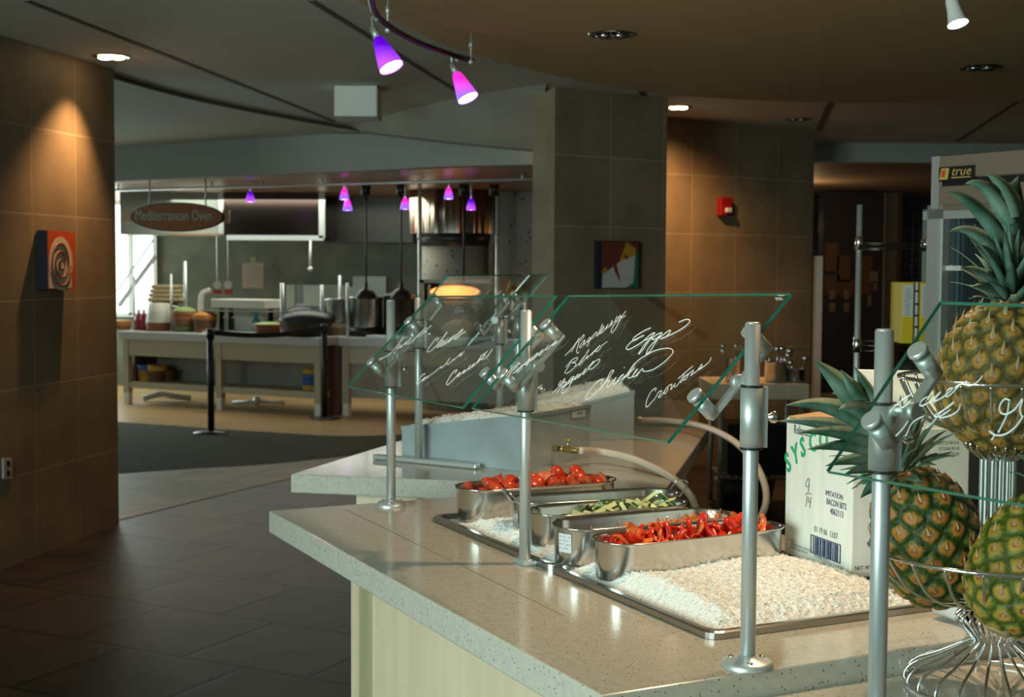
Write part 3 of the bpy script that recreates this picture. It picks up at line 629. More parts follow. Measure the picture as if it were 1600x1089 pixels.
R3 = [('Bacon', (1390, 580), 7.619, [[(10,490),(120,380),(260,290),(150,350),(140,430)],[(70,465),(200,420),(260,350),(160,450)],[(460,310),(390,360),(370,420),(440,400),(540,340),(620,250),(540,330),(560,360),(680,290),(760,210),(700,230),(680,310),(740,280),(850,160),(780,210),(920,130),(930,180),(1000,170),(1080,110),(1110,60)]], .0014),
 ('Bits', (1390, 580), 7.619, [[(80,780),(160,700),(230,600)],[(200,780),(280,620),(420,540)],[(440,690),(520,620),(620,500),(780,370),(700,440),(540,540),(620,540),(740,460),(600,560),(720,540),(820,480),(850,400)]], .0013),
 ('beginning with a large looped letter', (1390, 580), 7.619, [[(1440,360),(1380,340),(1320,420),(1330,500),(1400,520),(1500,460),(1590,340),(1560,470),(1590,560)],[(1600,540),(1500,680),(1380,760),(1270,770),(1190,720),(1250,770),(1220,830)],[(1430,370),(1400,540),(1300,740)]], .0016)]
R4 = [('on the far pane, seen small', (690, 425), 11.46, [[(510,290),(510,350),(560,350),(625,290),(560,420),(640,400),(710,340),(550,480),(640,450),(545,580),(700,430),(560,620),(600,600),(870,320),(660,550),(640,640),(540,640),(660,650),(620,700),(590,660)],[(330,420),(220,570),(290,510),(200,610),(320,560),(395,540),(240,700),(330,680),(250,750),(340,740),(430,750),(480,690),(490,630),(470,610)],[(250,760),(200,860),(200,960),(260,965),(350,880),(370,810),(320,790),(250,850)]], .0014)]
u23 = flat(b3_ - b2_).normalized(); u12 = flat(b2_ - b1_).normalized()
def planar(BL, TL, BR, px, py):
    n = (BR - BL).cross(TL - BL).normalized(); return PL(px, py, BL, n)
# near right pane (posts 2 and 3)
GP = .024
b3r, b2l, b2r, b1l = b3_ - u23 * GP, b2_ + u23 * GP, b2_ - u12 * GP, b1_ + u12 * GP
BR = PL(1042, 690, b3r, u23); BL = PL(736, 637, b2l, u23); TL = PL(887, 461, b2l, u23)
TR = planar(BL, TL, BR, 1235, 458)
pane_last = pane('large glass pane in the middle, handwritten with Eggs, Chicken and Croutons', BL, TL, TR, BR, [(2, 'L', .29, .73), (3, 'R', .29, .73)], R2)
mk_, nk = pane_last
mb = MB()
for (xa, xb, y) in ((1216, 1226, 462), (1212, 1222, 466), (1213, 1224, 468.5)): mb.bar(PL(xa, y, BL, nk) + nk * .001, PL(xb, y, BL, nk) + nk * .001, .0016, .0008)
part('etched_mark', mb, M['ink'], mk_)
# near left pane (posts 1 and 2)
BR = PL(722, 636, b2r, u12); BL = PL(542, 603, b1l, u12); TL = PL(672, 462, b1l, u12)
TR = planar(BL, TL, BR, 868, 461)
pane('left glass pane of the near counter, handwritten with Cheese, Cucumbers and Carrots', BL, TL, TR, BR, [(1, 'L', .26, .71), (2, 'R', .29, .73)], R1)
# right pane (post 4)
u4 = V((.545, -.838, 0))
b4l = b4_ + u4 * GP; BL = PL(1291, 735, b4l, u4); TL = PL(1468, 471, b4l, u4)
d4 = V((.545, -.838, 0)); BR = BL + d4 * .82; TR = TL + d4 * .82
zb = PL(1600, 778, BL, V((d4.y, -d4.x, 0))); 
pane('nearest glass pane at the right edge, in front of the pineapples', BL, TL, TR, BR, [(4, 'L', .285, .69)], R3)
# far panes
def farpane(a, c, px, label, ends, words=()):
    d = flat(c - a).normalized(); w_ = V((-d.y, d.x, 0)); w_ = w_ if w_.x < 0 else -w_
    a = flat(a) + d * GP; c = flat(c) - d * GP; BL = flat(a, 1.29) + w_ * .15; BR = flat(c, 1.29) + w_ * .15; TL = flat(a, 1.575) - w_ * .1; TR = flat(c, 1.575) - w_ * .1
    pane(label, BL, TL, TR, BR, ends, words)
farpane(A5, B5, 0, 'far glass pane above the near ice bin, with small faded handwriting', [(5, 'L', .3, .72), (6, 'R', .3, .72)], R4)
farpane(B5 + V((.012, .05, 0)), C5, 0, 'narrow far glass pane seen almost edge-on behind the middle post', [(6, 'L', .3, .72)])
# ---------------------------------------------------------------- trays with crushed ice
T0, TS, T3 = G(672, 806, ZC + .012), G(857, 885, ZC + .012), G(1112, 992, ZC + .012)
ut = flat(T3 - T0).normalized(); vt = V((-ut.y, ut.x, 0)); vt = vt if vt.x > 0 else -vt
TW = .60
M['traym'] = mat('tray_steel', (.42, .41, .39), .28, 1)
def rrect(c, L, W, r, n=5):
    o = []
    for sx, sy, a0 in ((1, 1, 0), (-1, 1, 90), (-1, -1, 180), (1, -1, 270)):
        for k in range(n + 1):
            a = math.radians(a0 + 90 * k / n); o.append(c + ut * (sx * (L / 2 - r) + r * math.cos(a)) + vt * (sy * (W / 2 - r) + r * math.sin(a)))
    return o
def tray(P, L, label):
    c = flat(P) + ut * L / 2 + vt * TW / 2; t = thing('steel_tray', label, 'tray', (c.x, c.y, ZC), 'steel trays sunk in the near counter')
    rings = [(0, 0, .0), (0, 0, .012), (.004, 0, .015), (.016, 0, .015), (.026, 0, .003), (.03, 0, .002)]
    mb = MB(); R = [[q + Z * (ZC + h + .0005) for q in rrect(c, L - 2 * i, TW - 2 * i, .03)] for i, _, h in rings]; n = len(R[0])
    vs = [q for r_ in R for q in r_]; fs = [(a * n + k, a * n + (k + 1) % n, (a + 1) * n + (k + 1) % n, (a + 1) * n + k) for a in range(len(R) - 1) for k in range(n)]
    mb.add(vs, fs, 0, False); mb.f.append([(len(R) - 1) * n + k for k in range(n)]); mb.m.append(0); mb.s.append(False)
    part('tray_shell', mb, M['traym'], t); return c
L1 = flat(TS - T0).length - .004; L2 = flat(T3 - TS).length
tc1 = tray(T0, L1, 'far steel tray holding the tomato and empty pans')
tc2 = tray(flat(TS), L2, 'near steel tray heaped with crushed ice, holding the red pepper pan')
M['ice'] = mat('crushed_ice', (.80, .79, .76), .38, spec=.45, sss=.4)
def ice(c, L, W, hf, label, seed, ncr, cs=.0042):
    random.seed(seed); mb = MB(); nx, ny = int(L / .0045), int(W / .0045); vs = []
    for i in range(nx + 1):
        for j in range(ny + 1):
            a, b_ = -L / 2 + L * i / nx, -W / 2 + W * j / ny
            edge = min(1, min(L / 2 - abs(a), W / 2 - abs(b_)) / .05)
            h = hf(a, b_) * max(0, edge) + .004; p = c + ut * a + vt * b_
            h += (.004 * noise.noise(V((p.x * 70, p.y * 70, 1))) + random.uniform(-.0020, .0020)) * min(1, h / .01)
            vs.append(V((p.x, p.y, ZC + max(.0035, h))))
    fs = [(i * (ny + 1) + j, (i + 1) * (ny + 1) + j, (i + 1) * (ny + 1) + j + 1, i * (ny + 1) + j + 1) for i in range(nx) for j in range(ny)]
    mb.add(vs, fs, 0, False)
    for k in range(ncr):
        i, j = random.randrange(1, nx), random.randrange(1, ny); p = vs[i * (ny + 1) + j]; s = random.uniform(.35, 1) * cs
        if p.z < ZC + .006: continue
        q = [p + V((random.uniform(-1, 1), random.uniform(-1, 1), random.uniform(-.3, 1))) * s for _ in range(4)]
        mb.add(q, [(0, 1, 2), (0, 2, 3), (0, 3, 1), (1, 3, 2)], 0, False)
    return single('crushed_ice', mb, M['ice'], label, 'ice', loc=(c.x, c.y, ZC), kind='stuff')
def h2(a, b_):
    f = (a + L2 / 2)          # distance from the far end
    return .020 + .016 * math.exp(-((f - .36) / .16) ** 2) + .010 * math.sin(b_ * 9 + 1) ** 2
ice(tc2, L2 - .07, TW - .07, h2, 'white crushed ice filling the near steel tray in front of the pepper pan', 1, 9000)
def h1(a, b_): return .0 if a + L1 / 2 < .10 else .020 * min(1, (a + L1 / 2 - .10) / .1) + .004
ice(tc1, L1 - .07, TW - .07, h1, 'crushed ice in the far steel tray around the empty pan', 2, 3000)
# ---------------------------------------------------------------- oval food pans
M['pan'] = mat('pan_steel', (.60, .60, .58), .17, 1)
def streak(m):
    vv = coords(m, (1, 1, .05)); n = nd(m, 'ShaderNodeTexNoise'); n.inputs['Scale'].default_value = 60; lk(m, vv, n.inputs['Vector'])
    r_ = nd(m, 'ShaderNodeMapRange'); r_.inputs[3].default_value = .12; r_.inputs[4].default_value = .27; lk(m, n.outputs[0], r_.inputs[0]); lk(m, r_.outputs[0], bsdf(m).inputs['Roughness'])
streak(M['pan'])
def stadium(c, a, L, W, n=14):
    b_ = V((-a.y, a.x, 0)); r = W / 2; h = L / 2 - r; o = []
    for s_, a0 in ((1, -90), (-1, 90)):
        for k in range(n + 1):
            t = math.radians(a0 + 180 * k / n); o.append(c + a * (s_ * h + r * math.cos(t)) + b_ * (r * math.sin(t)))
    return o
PANS = []
def pan(l, r, W, zr, zb, label, dirn=None):
    p, q = G(l[0], l[1], zr), G(r[0], r[1], zr); a = flat(q - p); L = a.length; a.normalize(); c = flat((p + q) / 2)
    t = thing('food_pan', label, 'pan', (c.x, c.y, zb), 'long oval steel food pans')
    rings = [(-.008, zb), (-.003, zb + .003), (-.0012, zb + .009), (-.0005, zr - .008), (.002, zr - .001), (.0055, zr + .001), (.006, zr - .002), (.0045, zr - .0035)]
    inner = [(-.001, zr - .001), (-.004, zr - .008), (-.0045, zb + .010), (-.011, zb + .005)]
    def ring(o, z): return [V((s_.x, s_.y, z)) for s_ in stadium(c, a, L + 2 * o - .01, W + 2 * o - .01)]
    mb = MB()
    for rr, capb in ((rings, True), (inner, False)):
        R = [ring(o, z) for o, z in rr]; n = len(R[0]); vs = [x for y in R for x in y]
        fs = [(i * n + k, i * n + (k + 1) % n, (i + 1) * n + (k + 1) % n, (i + 1) * n + k) for i in range(len(R) - 1) for k in range(n)]
        b0 = len(mb.v); mb.add(vs, fs, 0, True)
        if capb: mb.f.append([b0 + k for k in range(n)]); mb.m.append(0); mb.s.append(False)
        else: mb.f.append([b0 + (len(R) - 1) * n + k for k in range(n)]); mb.m.append(0); mb.s.append(False)
    R = ring(.002, zr - .0005), ring(-.001, zr - .001); n = len(R[0]); mb.add(R[0] + R[1], [(k, (k + 1) % n, n + (k + 1) % n, n + k) for k in range(n)], 0, True)
    part('pan_body', mb, M['pan'], t)
    PANS.append((t, c, a, V((-a.y, a.x, 0)), L, W, zr, zb)); return PANS[-1]
ZR = 1.0; PW = .155; ZB = ZC + .008
P_tom = pan((714, 762), (957, 745), .16, ZR, ZC + .004, 'farthest oval steel pan, filled with red tomato wedges')
P_emp = pan((800, 781), (1058, 767), .15, ZR, ZB, 'empty oval steel pan with wire handles behind the cucumber pan')
P_cuc = pan((829, 801), (1066, 780), .15, ZR, ZB, 'oval steel pan of sliced cucumber behind the shredded carrot pan')
P_car = pan((868, 822), (1140, 799), .15, ZR, ZB, 'oval steel pan with a paper label, holding a little shredded carrot')
P_pep = pan((934, 845), (1214, 816), .15, ZR, ZB, 'nearest oval steel pan, heaped with red pepper strips')
# wire handles of the empty pan
t, c, a, bb, L, W, zr, zb = P_emp
for s_ in (-1, 1):
    e = c + a * (s_ * (L / 2 - .012)); e.z = zr
    pts = [e + bb * .035 + V((0, 0, -.01)), e + bb * .035 + a * (s_ * .012) + V((0, 0, .004)), e + bb * .028 + a * (s_ * .03) + V((0, 0, .026)), e - bb * .028 + a * (s_ * .03) + V((0, 0, .026)), e - bb * .035 + a * (s_ * .012) + V((0, 0, .004)), e - bb * .035 + V((0, 0, -.01))]
    part('wire_handle', MB().tube(smooth(pts, 4), .0022, 8), M['chrome'], t)
# paper label on the carrot pan's left end
t, c, a, bb, L, W, zr, zb = P_car
M['paper'] = mat('paper_label', (.62, .62, .62), .7)
cc = c - a * (L / 2 - W / 2); am = math.atan2(-a.y, -a.x)
def onend(ang, z, rad): return V((cc.x + math.cos(am + ang) * rad, cc.y + math.sin(am + ang) * rad, z))
lo = .12; rad = W / 2 - .005; mb = MB()
sgn = 1 if (onend(.3, 1, rad) - CAM).length < (onend(-.3, 1, rad) - CAM).length else -1
for k in range(6):
    t0, t1 = sgn * (lo + .09 * k), sgn * (lo + .09 * (k + 1)); q = [onend(t0, zb + .034, rad - .0006), onend(t1, zb + .034, rad - .0006), onend(t1, zr - .014, rad + .001), onend(t0, zr - .014, rad + .001)]
    nn_ = (flat(q[0]) - cc).normalized(); mb.slab(q, nn_, .0006)
lab = part('paper_label', mb, M['paper'], t, 'white printed paper label')
mb = MB()
for k in range(4):
    for j in range(5):
        if random.random() < .7:
            t0 = sgn * (lo + .05 + .1 * j); q0 = onend(t0, zb + .044 + k * .009, rad + .0012); q1 = onend(t0 + sgn * .05, zb + .044 + k * .009, rad + .0012); mb.bar(q0, q1, .0008, .0014)
part('printed_lines', mb, M['navy'], t)
# ---------------------------------------------------------------- food
def skinmat(n, c1, c2, sc_=12, rough=.25, sss=.1):
    m = mat(n, c1, rough, sss=sss, coat=.3); noisy(m, c1, c2, sc_); return m
M['tomato'] = skinmat('tomato_skin', (.52, .035, .012), (.66, .07, .02)); M['tomflesh'] = skinmat('tomato_flesh', (.60, .09, .04), (.75, .22, .10), 60)
M['pepper'] = skinmat('red_pepper', (.60, .012, .006), (.80, .05, .012)); M['pepflesh'] = skinmat('pepper_flesh', (.85, .16, .04), (.9, .26, .06), 40)
M['cuc'] = skinmat('cucumber_flesh', (.60, .64, .30), (.72, .74, .42), 50); M['cucskin'] = skinmat('cucumber_skin', (.03, .09, .015), (.05, .16, .03), 30)
M['carrot'] = skinmat('carrot', (.80, .22, .03), (.88, .32, .05), 30)
def tomato_half():
    mb = MB(); r = (.030, .026, .026); mb.ball((0, 0, 0), r, 18, 12)
    for q in mb.v:
        if q.z < 0: q.z = 0
    mb.add([V((r[0] * .97 * math.cos(2 * math.pi * i / 18), r[1] * .97 * math.sin(2 * math.pi * i / 18), -.0006)) for i in range(18)], [tuple(range(18))], 1)
    for k in range(5):
        a = k * 1.257; mb.ball((.014 * math.cos(a), .012 * math.sin(a), -.0004), (.006, .005, .0015), 8, 6, 1)
    return mb
def tomato_wedge():
    mb = MB(); n, m = 8, 10; vs = []; fs = []
    for i in range(n + 1):
        a = -.55 + 1.1 * i / n
        for j in range(m + 1):
            t = math.pi * j / m - math.pi / 2; vs.append(V((.029 * math.cos(t) * math.cos(a), .029 * math.cos(t) * math.sin(a), .031 * math.sin(t))))
    fs = [(i * (m + 1) + j, (i + 1) * (m + 1) + j, (i + 1) * (m + 1) + j + 1, i * (m + 1) + j + 1) for i in range(n) for j in range(m)]
    mb.add(vs, fs, 0, True)
    for i in (0, n): mb.add([vs[i * (m + 1) + j] for j in range(m + 1)], [tuple(range(m + 1))], 1)
    return mb
def pile(P, protos, mats, name, label, cat, group, nn_, zf, seed, sc0=(.85, 1.15), flatness=1.0, lim=(-.5, 0), prad=.036):
    random.seed(seed); t, c, a, bb, L, W, zr, zb = P
    base = [single(name, f_(), mats, lb, cat, group=group) for f_, lb in zip(protos, label)]
    for k in range(nn_):
        while 1:
            x = random.uniform(-.5, .5) * L; y = random.uniform(-.5, .5) * W; e_ = max(0, abs(x) - (L - W) / 2)
            if math.hypot(e_, y) < W / 2 - prad and x > lim[0] * L: break
        z = zf(x / L, y / W, k / nn_) + zr; p = c + a * x + bb * y
        rot = (random.uniform(-1, 1) * flatness * 1.6, random.uniform(-1, 1) * flatness * 1.6, random.uniform(0, 6.28)); s_ = random.uniform(*sc0)
        i = k % len(base)
        if k < len(base): o = base[i]; o.location = (p.x, p.y, z); o.rotation_euler = rot; o.scale = (s_,) * 3
        else: clone(base[i], (p.x, p.y, z), rot, (s_,) * 3)
def ztom(x, y, k): return -.030 + .034 * k + .020 * math.exp(-((x - .12) / .25) ** 2) * k - .020 * abs(y) * 2
pile(P_tom, [tomato_half, tomato_wedge], [M['tomato'], M['tomflesh']], 'tomato_piece', ['rounded half of a red tomato in the farthest steel pan', 'cut red tomato wedge in the farthest steel pan'], 'tomato', 'cut tomatoes in the farthest pan', 58, ztom, 3, (.85, 1.1), 1.0, (-.5, 0), .038)
def pep_strip(r0, arc, wd_, seed):
    def f_():
        random.seed(seed); mb = MB(); n = 14; pts = []; vs = []; fs = []
        for i in range(n + 1):
            t = i / n; a = -arc / 2 + arc * t; p = V((r0 * math.sin(a), r0 * (math.cos(a) - .6) * .8, .006 * math.sin(t * 5 + seed)))
            o = V((math.sin(a), math.cos(a), 0)); w_ = wd_ * (1 - .5 * abs(2 * t - 1) ** 3); th = .0030
            vs += [p - Z * w_ - o * th, p - Z * w_ + o * th * .3, p + o * th * 1.2, p + Z * w_ + o * th * .3, p + Z * w_ - o * th, p - o * th * .4]
        for i in range(n):
            for k in range(6): fs.append((i * 6 + k, (i + 1) * 6 + k, (i + 1) * 6 + (k + 1) % 6, i * 6 + (k + 1) % 6))
        b0 = len(mb.f); mb.add(vs, fs, 0, True); mb.add([], [])
        for i in range(len(fs)):
            if i % 6 in (4, 5): mb.m[b0 + i] = 1
        mb.add([vs[k] for k in range(6)], [(0, 1, 2, 3, 4, 5)], 1); mb.add([vs[-6 + k] for k in range(6)], [(5, 4, 3, 2, 1, 0)], 1)
        return mb
    return f_
def zpep(x, y, k): return -.035 + .040 * k + .014 * math.exp(-((x - .05) / .28) ** 2) * k - .014 * abs(y) * 2 + (-.012 if x < -.3 else 0)
pile(P_pep, [pep_strip(.030, 2.6, .008, 1), pep_strip(.036, 2.0, .010, 2), pep_strip(.024, 3.6, .008, 3), pep_strip(.040, 1.7, .009, 4)], [M['pepper'], M['pepflesh']], 'pepper_strip', ['medium curved red pepper strip in the nearest steel pan', 'wide gently curved red pepper strip in the nearest steel pan', 'small tightly curled red pepper strip in the nearest steel pan', 'long nearly straight red pepper strip in the nearest steel pan'], 'pepper', 'red pepper strips in the nearest pan', 95, zpep, 5, (.85, 1.2), .75, (-.44, 0), .034)
def cuc_half():
    mb = MB(); n = 14; pts = [(.022 * math.cos(math.pi * i / n), .022 * math.sin(math.pi * i / n)) for i in range(n + 1)]
    mb.prism(pts, -.0028, .0028, 0, 1); return mb
def cuc_stick():
    mb = MB(); mb.add([V((-.03, -.006, 0)), V((.03, -.006, 0)), V((.03, .006, 0)), V((-.03, .006, 0)), V((-.03, 0, .009)), V((.03, 0, .009))], [(0, 1, 2, 3)], 1); mb.add([V((-.03, -.006, 0)), V((.03, -.006, 0)), V((.03, .006, 0)), V((-.03, .006, 0)), V((-.03, 0, .009)), V((.03, 0, .009))], [(0, 4, 5, 1), (3, 2, 5, 4), (0, 3, 4), (1, 5, 2)], 0); return mb
def zcuc(x, y, k): return -.034 + .032 * k - .01 * abs(y) * 2 + (.006 if x > -.1 else -.016)
pile(P_cuc, [cuc_half, cuc_stick, cuc_half], [M['cuc'], M['cucskin']], 'cucumber_piece', ['half-round cucumber slice in the cucumber pan', 'stick of cucumber in the cucumber pan', 'thin half-round cucumber slice lying among the sticks in the pan'], 'cucumber', 'cut cucumbers in the pan', 95, zcuc, 8, (.8, 1.15), .5, (-.46, 0), .028)
random.seed(9); mb = MB(); t, c, a, bb, L, W, zr, zb = P_car
for k in range(2400):
    x, y = random.uniform(-.44, .44) * L, random.uniform(-.36, .36) * W; hmax = -.036 + .026 * max(0, x / L + .1) * 2
    p = c + a * x + bb * y + Z * (zr + random.uniform(-.075, hmax)); d = V((random.uniform(-1, 1), random.uniform(-1, 1), random.uniform(-.4, .9))).normalized() * random.uniform(.012, .026)
    q = p + d; off_ = (q - c); 
    if abs(off_.dot(bb)) > W * .42 or abs(off_.dot(a)) > L * .45: continue
    mb.bar(p, q, .0022, .0018)
single('shredded_carrot', mb, M['carrot'], 'thin orange carrot shreds lying low in the labelled steel pan', 'carrot', loc=(c.x, c.y, zb), kind='stuff')
# ================================================================ CARTON
ZK = ZC + .018; K0, K1 = G(1225, 863, ZK), G(1329, 904, ZK)
ub = flat(K1 - K0).normalized(); vb = V((-ub.y, ub.x, 0)); vb = vb if vb.x > 0 else -vb
LB = flat(K1 - K0).length; DB = .305; ZK = ZC + .018; HB = .328
k0 = flat(K0, ZK) + vb * 0; k0 = flat(K0, ZK)
# the carton stands on the rim of the tray
t = thing('carton', 'white food-service carton with green arched lettering behind the nearest pan', 'carton', k0)
mb = MB(); q = [k0, k0 + ub * LB, k0 + ub * LB + vb * DB, k0 + vb * DB]
mb.prism(pp(q), ZK, ZK + HB); part('carton_body', mb, M['card'], t, bevel=.004)
top = ZK + HB
def flap(p, q_, d, h, th=.003): return MB().slab([p, q_, q_ + d * h, p + d * h], (q_ - p).cross(d).normalized(), th)
part('top_flap', flap(k0 + ub * .01 + Z * (HB + .001), k0 + ub * (LB - .01) + Z * (HB + .001), (vb + Z * .10).normalized(), .11), M['cardin'], t, 'brown inner side of a top flap')
part('top_flap', flap(k0 + ub * LB + vb * .01 + Z * HB, k0 + ub * LB + vb * (DB - .01) + Z * HB, (Z + vb * .0 - ub * .25).normalized(), .012), M['card'], t)
fa, fb = k0 + vb * (DB - .004) + Z * (HB + .001), k0 + vb * (DB - .004) + ub * LB + Z * (HB + .001); fc, fd_ = D(1460, 580, fb.y + .03), D(1338, 577, fa.y - .02)
part('raised_flap', MB().slab([fa, fb, fc, fd_], (fb - fa).cross(fd_ - fa).normalized(), .003), M['card'], t)
# printing: front (left) face, normal away from vb
fo = k0 - vb * .0009; xa = ub
def fp(s, h): return fo + ub * (s * LB) + Z * (h * HB)
def txt(name, s, org, size, m, sx=1, par=t, xa_=None, al='LEFT', shear=0, ya_=Z, th=.0004):
    mb = MB(); text_into(mb, s, size, org, xa_ or ub, ya_, th, al, sx, 0, shear)
    part(name, mb, m, par)
txt('printed_word', 'Reliance', fp(.13, .895), .031, M['navy'], .68)
word = 'SYSCO'
arc = [(.04, .595, 52), (.14, .665, 44), (.255, .735, 36), (.38, .785, 28), (.52, .82, 18)]
for ch, (s, h, an) in zip(word, arc):
    an = math.radians(an * .62); x_ = ub * math.cos(an) + Z * math.sin(an); y_ = -ub * math.sin(an) + Z * math.cos(an)
    mb = MB(); text_into(mb, ch, .062, fp(s, h), x_, y_, .0004, 'LEFT', .80, 0, .15, .035); part('green_letter', mb, M['green'], t)
txt('printed_word', 'IMITATION', fp(.88, .515), .0175, M['navy'], .85, al='RIGHT')
txt('printed_word', 'BACON BITS', fp(.93, .455), .0205, M['navy'], .72, al='RIGHT')
txt('printed_word', '4062113', fp(.89, .395), .0205, M['navy'], .78, al='RIGHT')
txt('printed_date', '01 19 06  13:07', fp(.47, .235), .020, M['grayink'], .80)
mb = MB()
for (x0, x1, y0, y1) in ((.42, .86, .075, .081), (.42, .86, .200, .206), (.42, .432, .075, .206), (.848, .86, .075, .206)):
    mb.slab([fp(x0, y0), fp(x1, y0), fp(x1, y1), fp(x0, y1)], -vb, .0006)
random.seed(4); x = .455
while x < .82:
    w_ = random.choice((.004, .006, .010, .013)); mb.slab([fp(x, .083), fp(x + w_, .083), fp(x + w_, .198), fp(x, .198)], -vb, .0006); x += w_ + random.choice((.006, .009, .013))
part('barcode', mb, M['navy'], t)
txt('printed_digits', '0 00 74865 10015 3', fp(.47, .055), .009, M['grayink'], .9)
txt('small_print', 'SYSCO', fp(.11, .105), .008, M['grayink']); txt('small_print', 'DISTRIBUTED BY SYSCO CORPORATION', fp(.11, .078), .0085, M['grayink'], .62); txt('small_print', 'HOUSTON, TEXAS 77077-2099', fp(.11, .052), .0085, M['grayink'], .68)
mb = MB()
for st in ([(.37, .60), (.33, .555), (.345, .535), (.385, .55)], [(.385, .60), (.38, .55), (.37, .50)], [(.33, .475), (.36, .49), (.42, .492)], [(.355, .47), (.345, .41), (.335, .39)], [(.385, .465), (.375, .43), (.41, .435)], [(.415, .47), (.405, .42), (.40, .39)]):
    mb.tube(smooth([fp(a_, b_) - vb * .0004 for a_, b_ in st], 4), .0009, 5)
part('pen_marking', mb, M['grayink'], t, 'handwritten 4/14 in pen')
# right face
ro = k0 + ub * (LB + .0009)
def rp_(s, h): return ro + vb * (s * DB) + Z * (h * HB)
def txr(s, org, size, m, sx=1, al='LEFT'):
    mb = MB(); text_into(mb, s, size, org, vb, Z, .0004, al, sx); part('printed_word', mb, m, t)
txr('NET WT 25 LBS', rp_(.03, .055), .013, M['navy'], .9)
txr('1/25 LB BULK', rp_(.90, .885), .0105, M['grayink'], 1, 'RIGHT'); txr('STORE IN A', rp_(.90, .845), .0105, M['grayink'], 1, 'RIGHT'); txr('COOL, DRY PLACE', rp_(.90, .805), .0105, M['grayink'], 1, 'RIGHT')
txr('IMITATION', rp_(.88, .40), .0155, M['navy'], .85, 'RIGHT'); txr('BACON BITS', rp_(.90, .345), .019, M['navy'], .72, 'RIGHT')
for ch, (s, h, an) in zip(word, [(.08, .63, 26), (.17, .69, 20), (.27, .735, 14), (.37, .76, 8), (.47, .765, 0)]):
    an = math.radians(an); mb = MB(); text_into(mb, ch, .064, rp_(s, h), vb * math.cos(an) + Z * math.sin(an), -vb * math.sin(an) + Z * math.cos(an), .0004, 'LEFT', .75, 0, .15, .028); part('green_letter', mb, M['green'], t)
# ================================================================ ICE BINS
def bin_(n0, nl, nr, hb, hl, label, grp='sloped steel ice bins'):
    "n0 near bottom corner, nl left bottom corner (low end), nr right bottom corner"
    n0, nl, nr = flat(n0, ZC), flat(nl, ZC), flat(nr, ZC); w_ = nr - n0; fl = nl + w_
    r = thing('ice_bin', label, 'ice bin', n0, grp); c = (n0 + nl + nr + fl) / 4; e = .0006
    B = [p + Z * e for p in (n0, nr, fl, nl)]; T = [n0 + Z * hb, nr + Z * hb, fl + Z * hl, nl + Z * hl]
    Ti = [c + (p - c) * .95 for p in T]; 
    for i, p in enumerate(Ti): p.z = T[i].z
    Bi = [V((p.x, p.y, q_.z - .045)) for p, q_ in zip(Ti, T)]
    mb = MB().add(B + T + Ti + Bi, [(0, 3, 2, 1)] + [(i, (i + 1) % 4, 4 + (i + 1) % 4, 4 + i) for i in range(4)] + [(4 + i, 4 + (i + 1) % 4, 8 + (i + 1) % 4, 8 + i) for i in range(4)] + [(8 + i, 8 + (i + 1) % 4, 12 + (i + 1) % 4, 12 + i) for i in range(4)] + [(12, 13, 14, 15)])
    part('bin_shell', mb, M['galv'], r)
    mb = MB()
    for i in range(4): mb.bar(T[i] - Z * .004, T[(i + 1) % 4] - Z * .004, .008, .012)
    part('folded_rim', mb, M['galv'], r)
    return r, T, Ti
def binice(Ti, lift, label, seed, ncr):
    random.seed(seed); nx = ny = 46; vs = []
    for i in range(nx + 1):
        for j in range(ny + 1):
            s, q_ = i / nx, j / ny; p = (Ti[3] * (1 - q_) + Ti[2] * q_) * (1 - s) + (Ti[0] * (1 - q_) + Ti[1] * q_) * s
            e = min(s, 1 - s, q_, 1 - q_) * 10; h = -.012 + lift * min(1, e) ** .5 + .006 * noise.noise(p * 25) + random.uniform(-.003, .003); vs.append(p + Z * h)
    mb = MB().add(vs, [(i * (ny + 1) + j, (i + 1) * (ny + 1) + j, (i + 1) * (ny + 1) + j + 1, i * (ny + 1) + j + 1) for i in range(nx) for j in range(ny)], 0, False)
    for k in range(ncr):
        p = random.choice(vs); s = random.uniform(.4, 1) * .009; q_ = [p + V((random.uniform(-1, 1), random.uniform(-1, 1), random.uniform(-.3, 1))) * s for _ in range(4)]; mb.add(q_, [(0, 1, 2), (0, 2, 3), (0, 3, 1), (1, 3, 2)])
    single('crushed_ice', mb, M['ice'], label, 'ice', loc=Ti[0], kind='stuff')
nb0, nbl, nbr = G(818, 737, ZC), G(628, 717, ZC), G(922, 714, ZC)
r1, T1, Ti1 = bin_(nb0, nbl, nbr, .195, .118, 'near sloped steel ice bin with a brass drain valve and a small label plate')
binice(Ti1, .03, 'crushed ice heaped in the near ice bin', 11, 900)
m0 = G(985, 687, ZC) ; ml = V((-.16, 5.98, 0)); 
m0 = V((.50, 5.60, 0)); ml = V((.06, 5.62, 0)) + V((-.06, .0, 0)); 
r2, T2, Ti2 = bin_(V((.502, 5.62, 0)), V((.03, 5.55, 0)), V((.46, 5.92, 0)), .20, .095, 'far steel ice bin behind the near one, with ice mounded above its rim')
binice(Ti2, .055, 'crushed ice mounded high in the far ice bin', 12, 700)
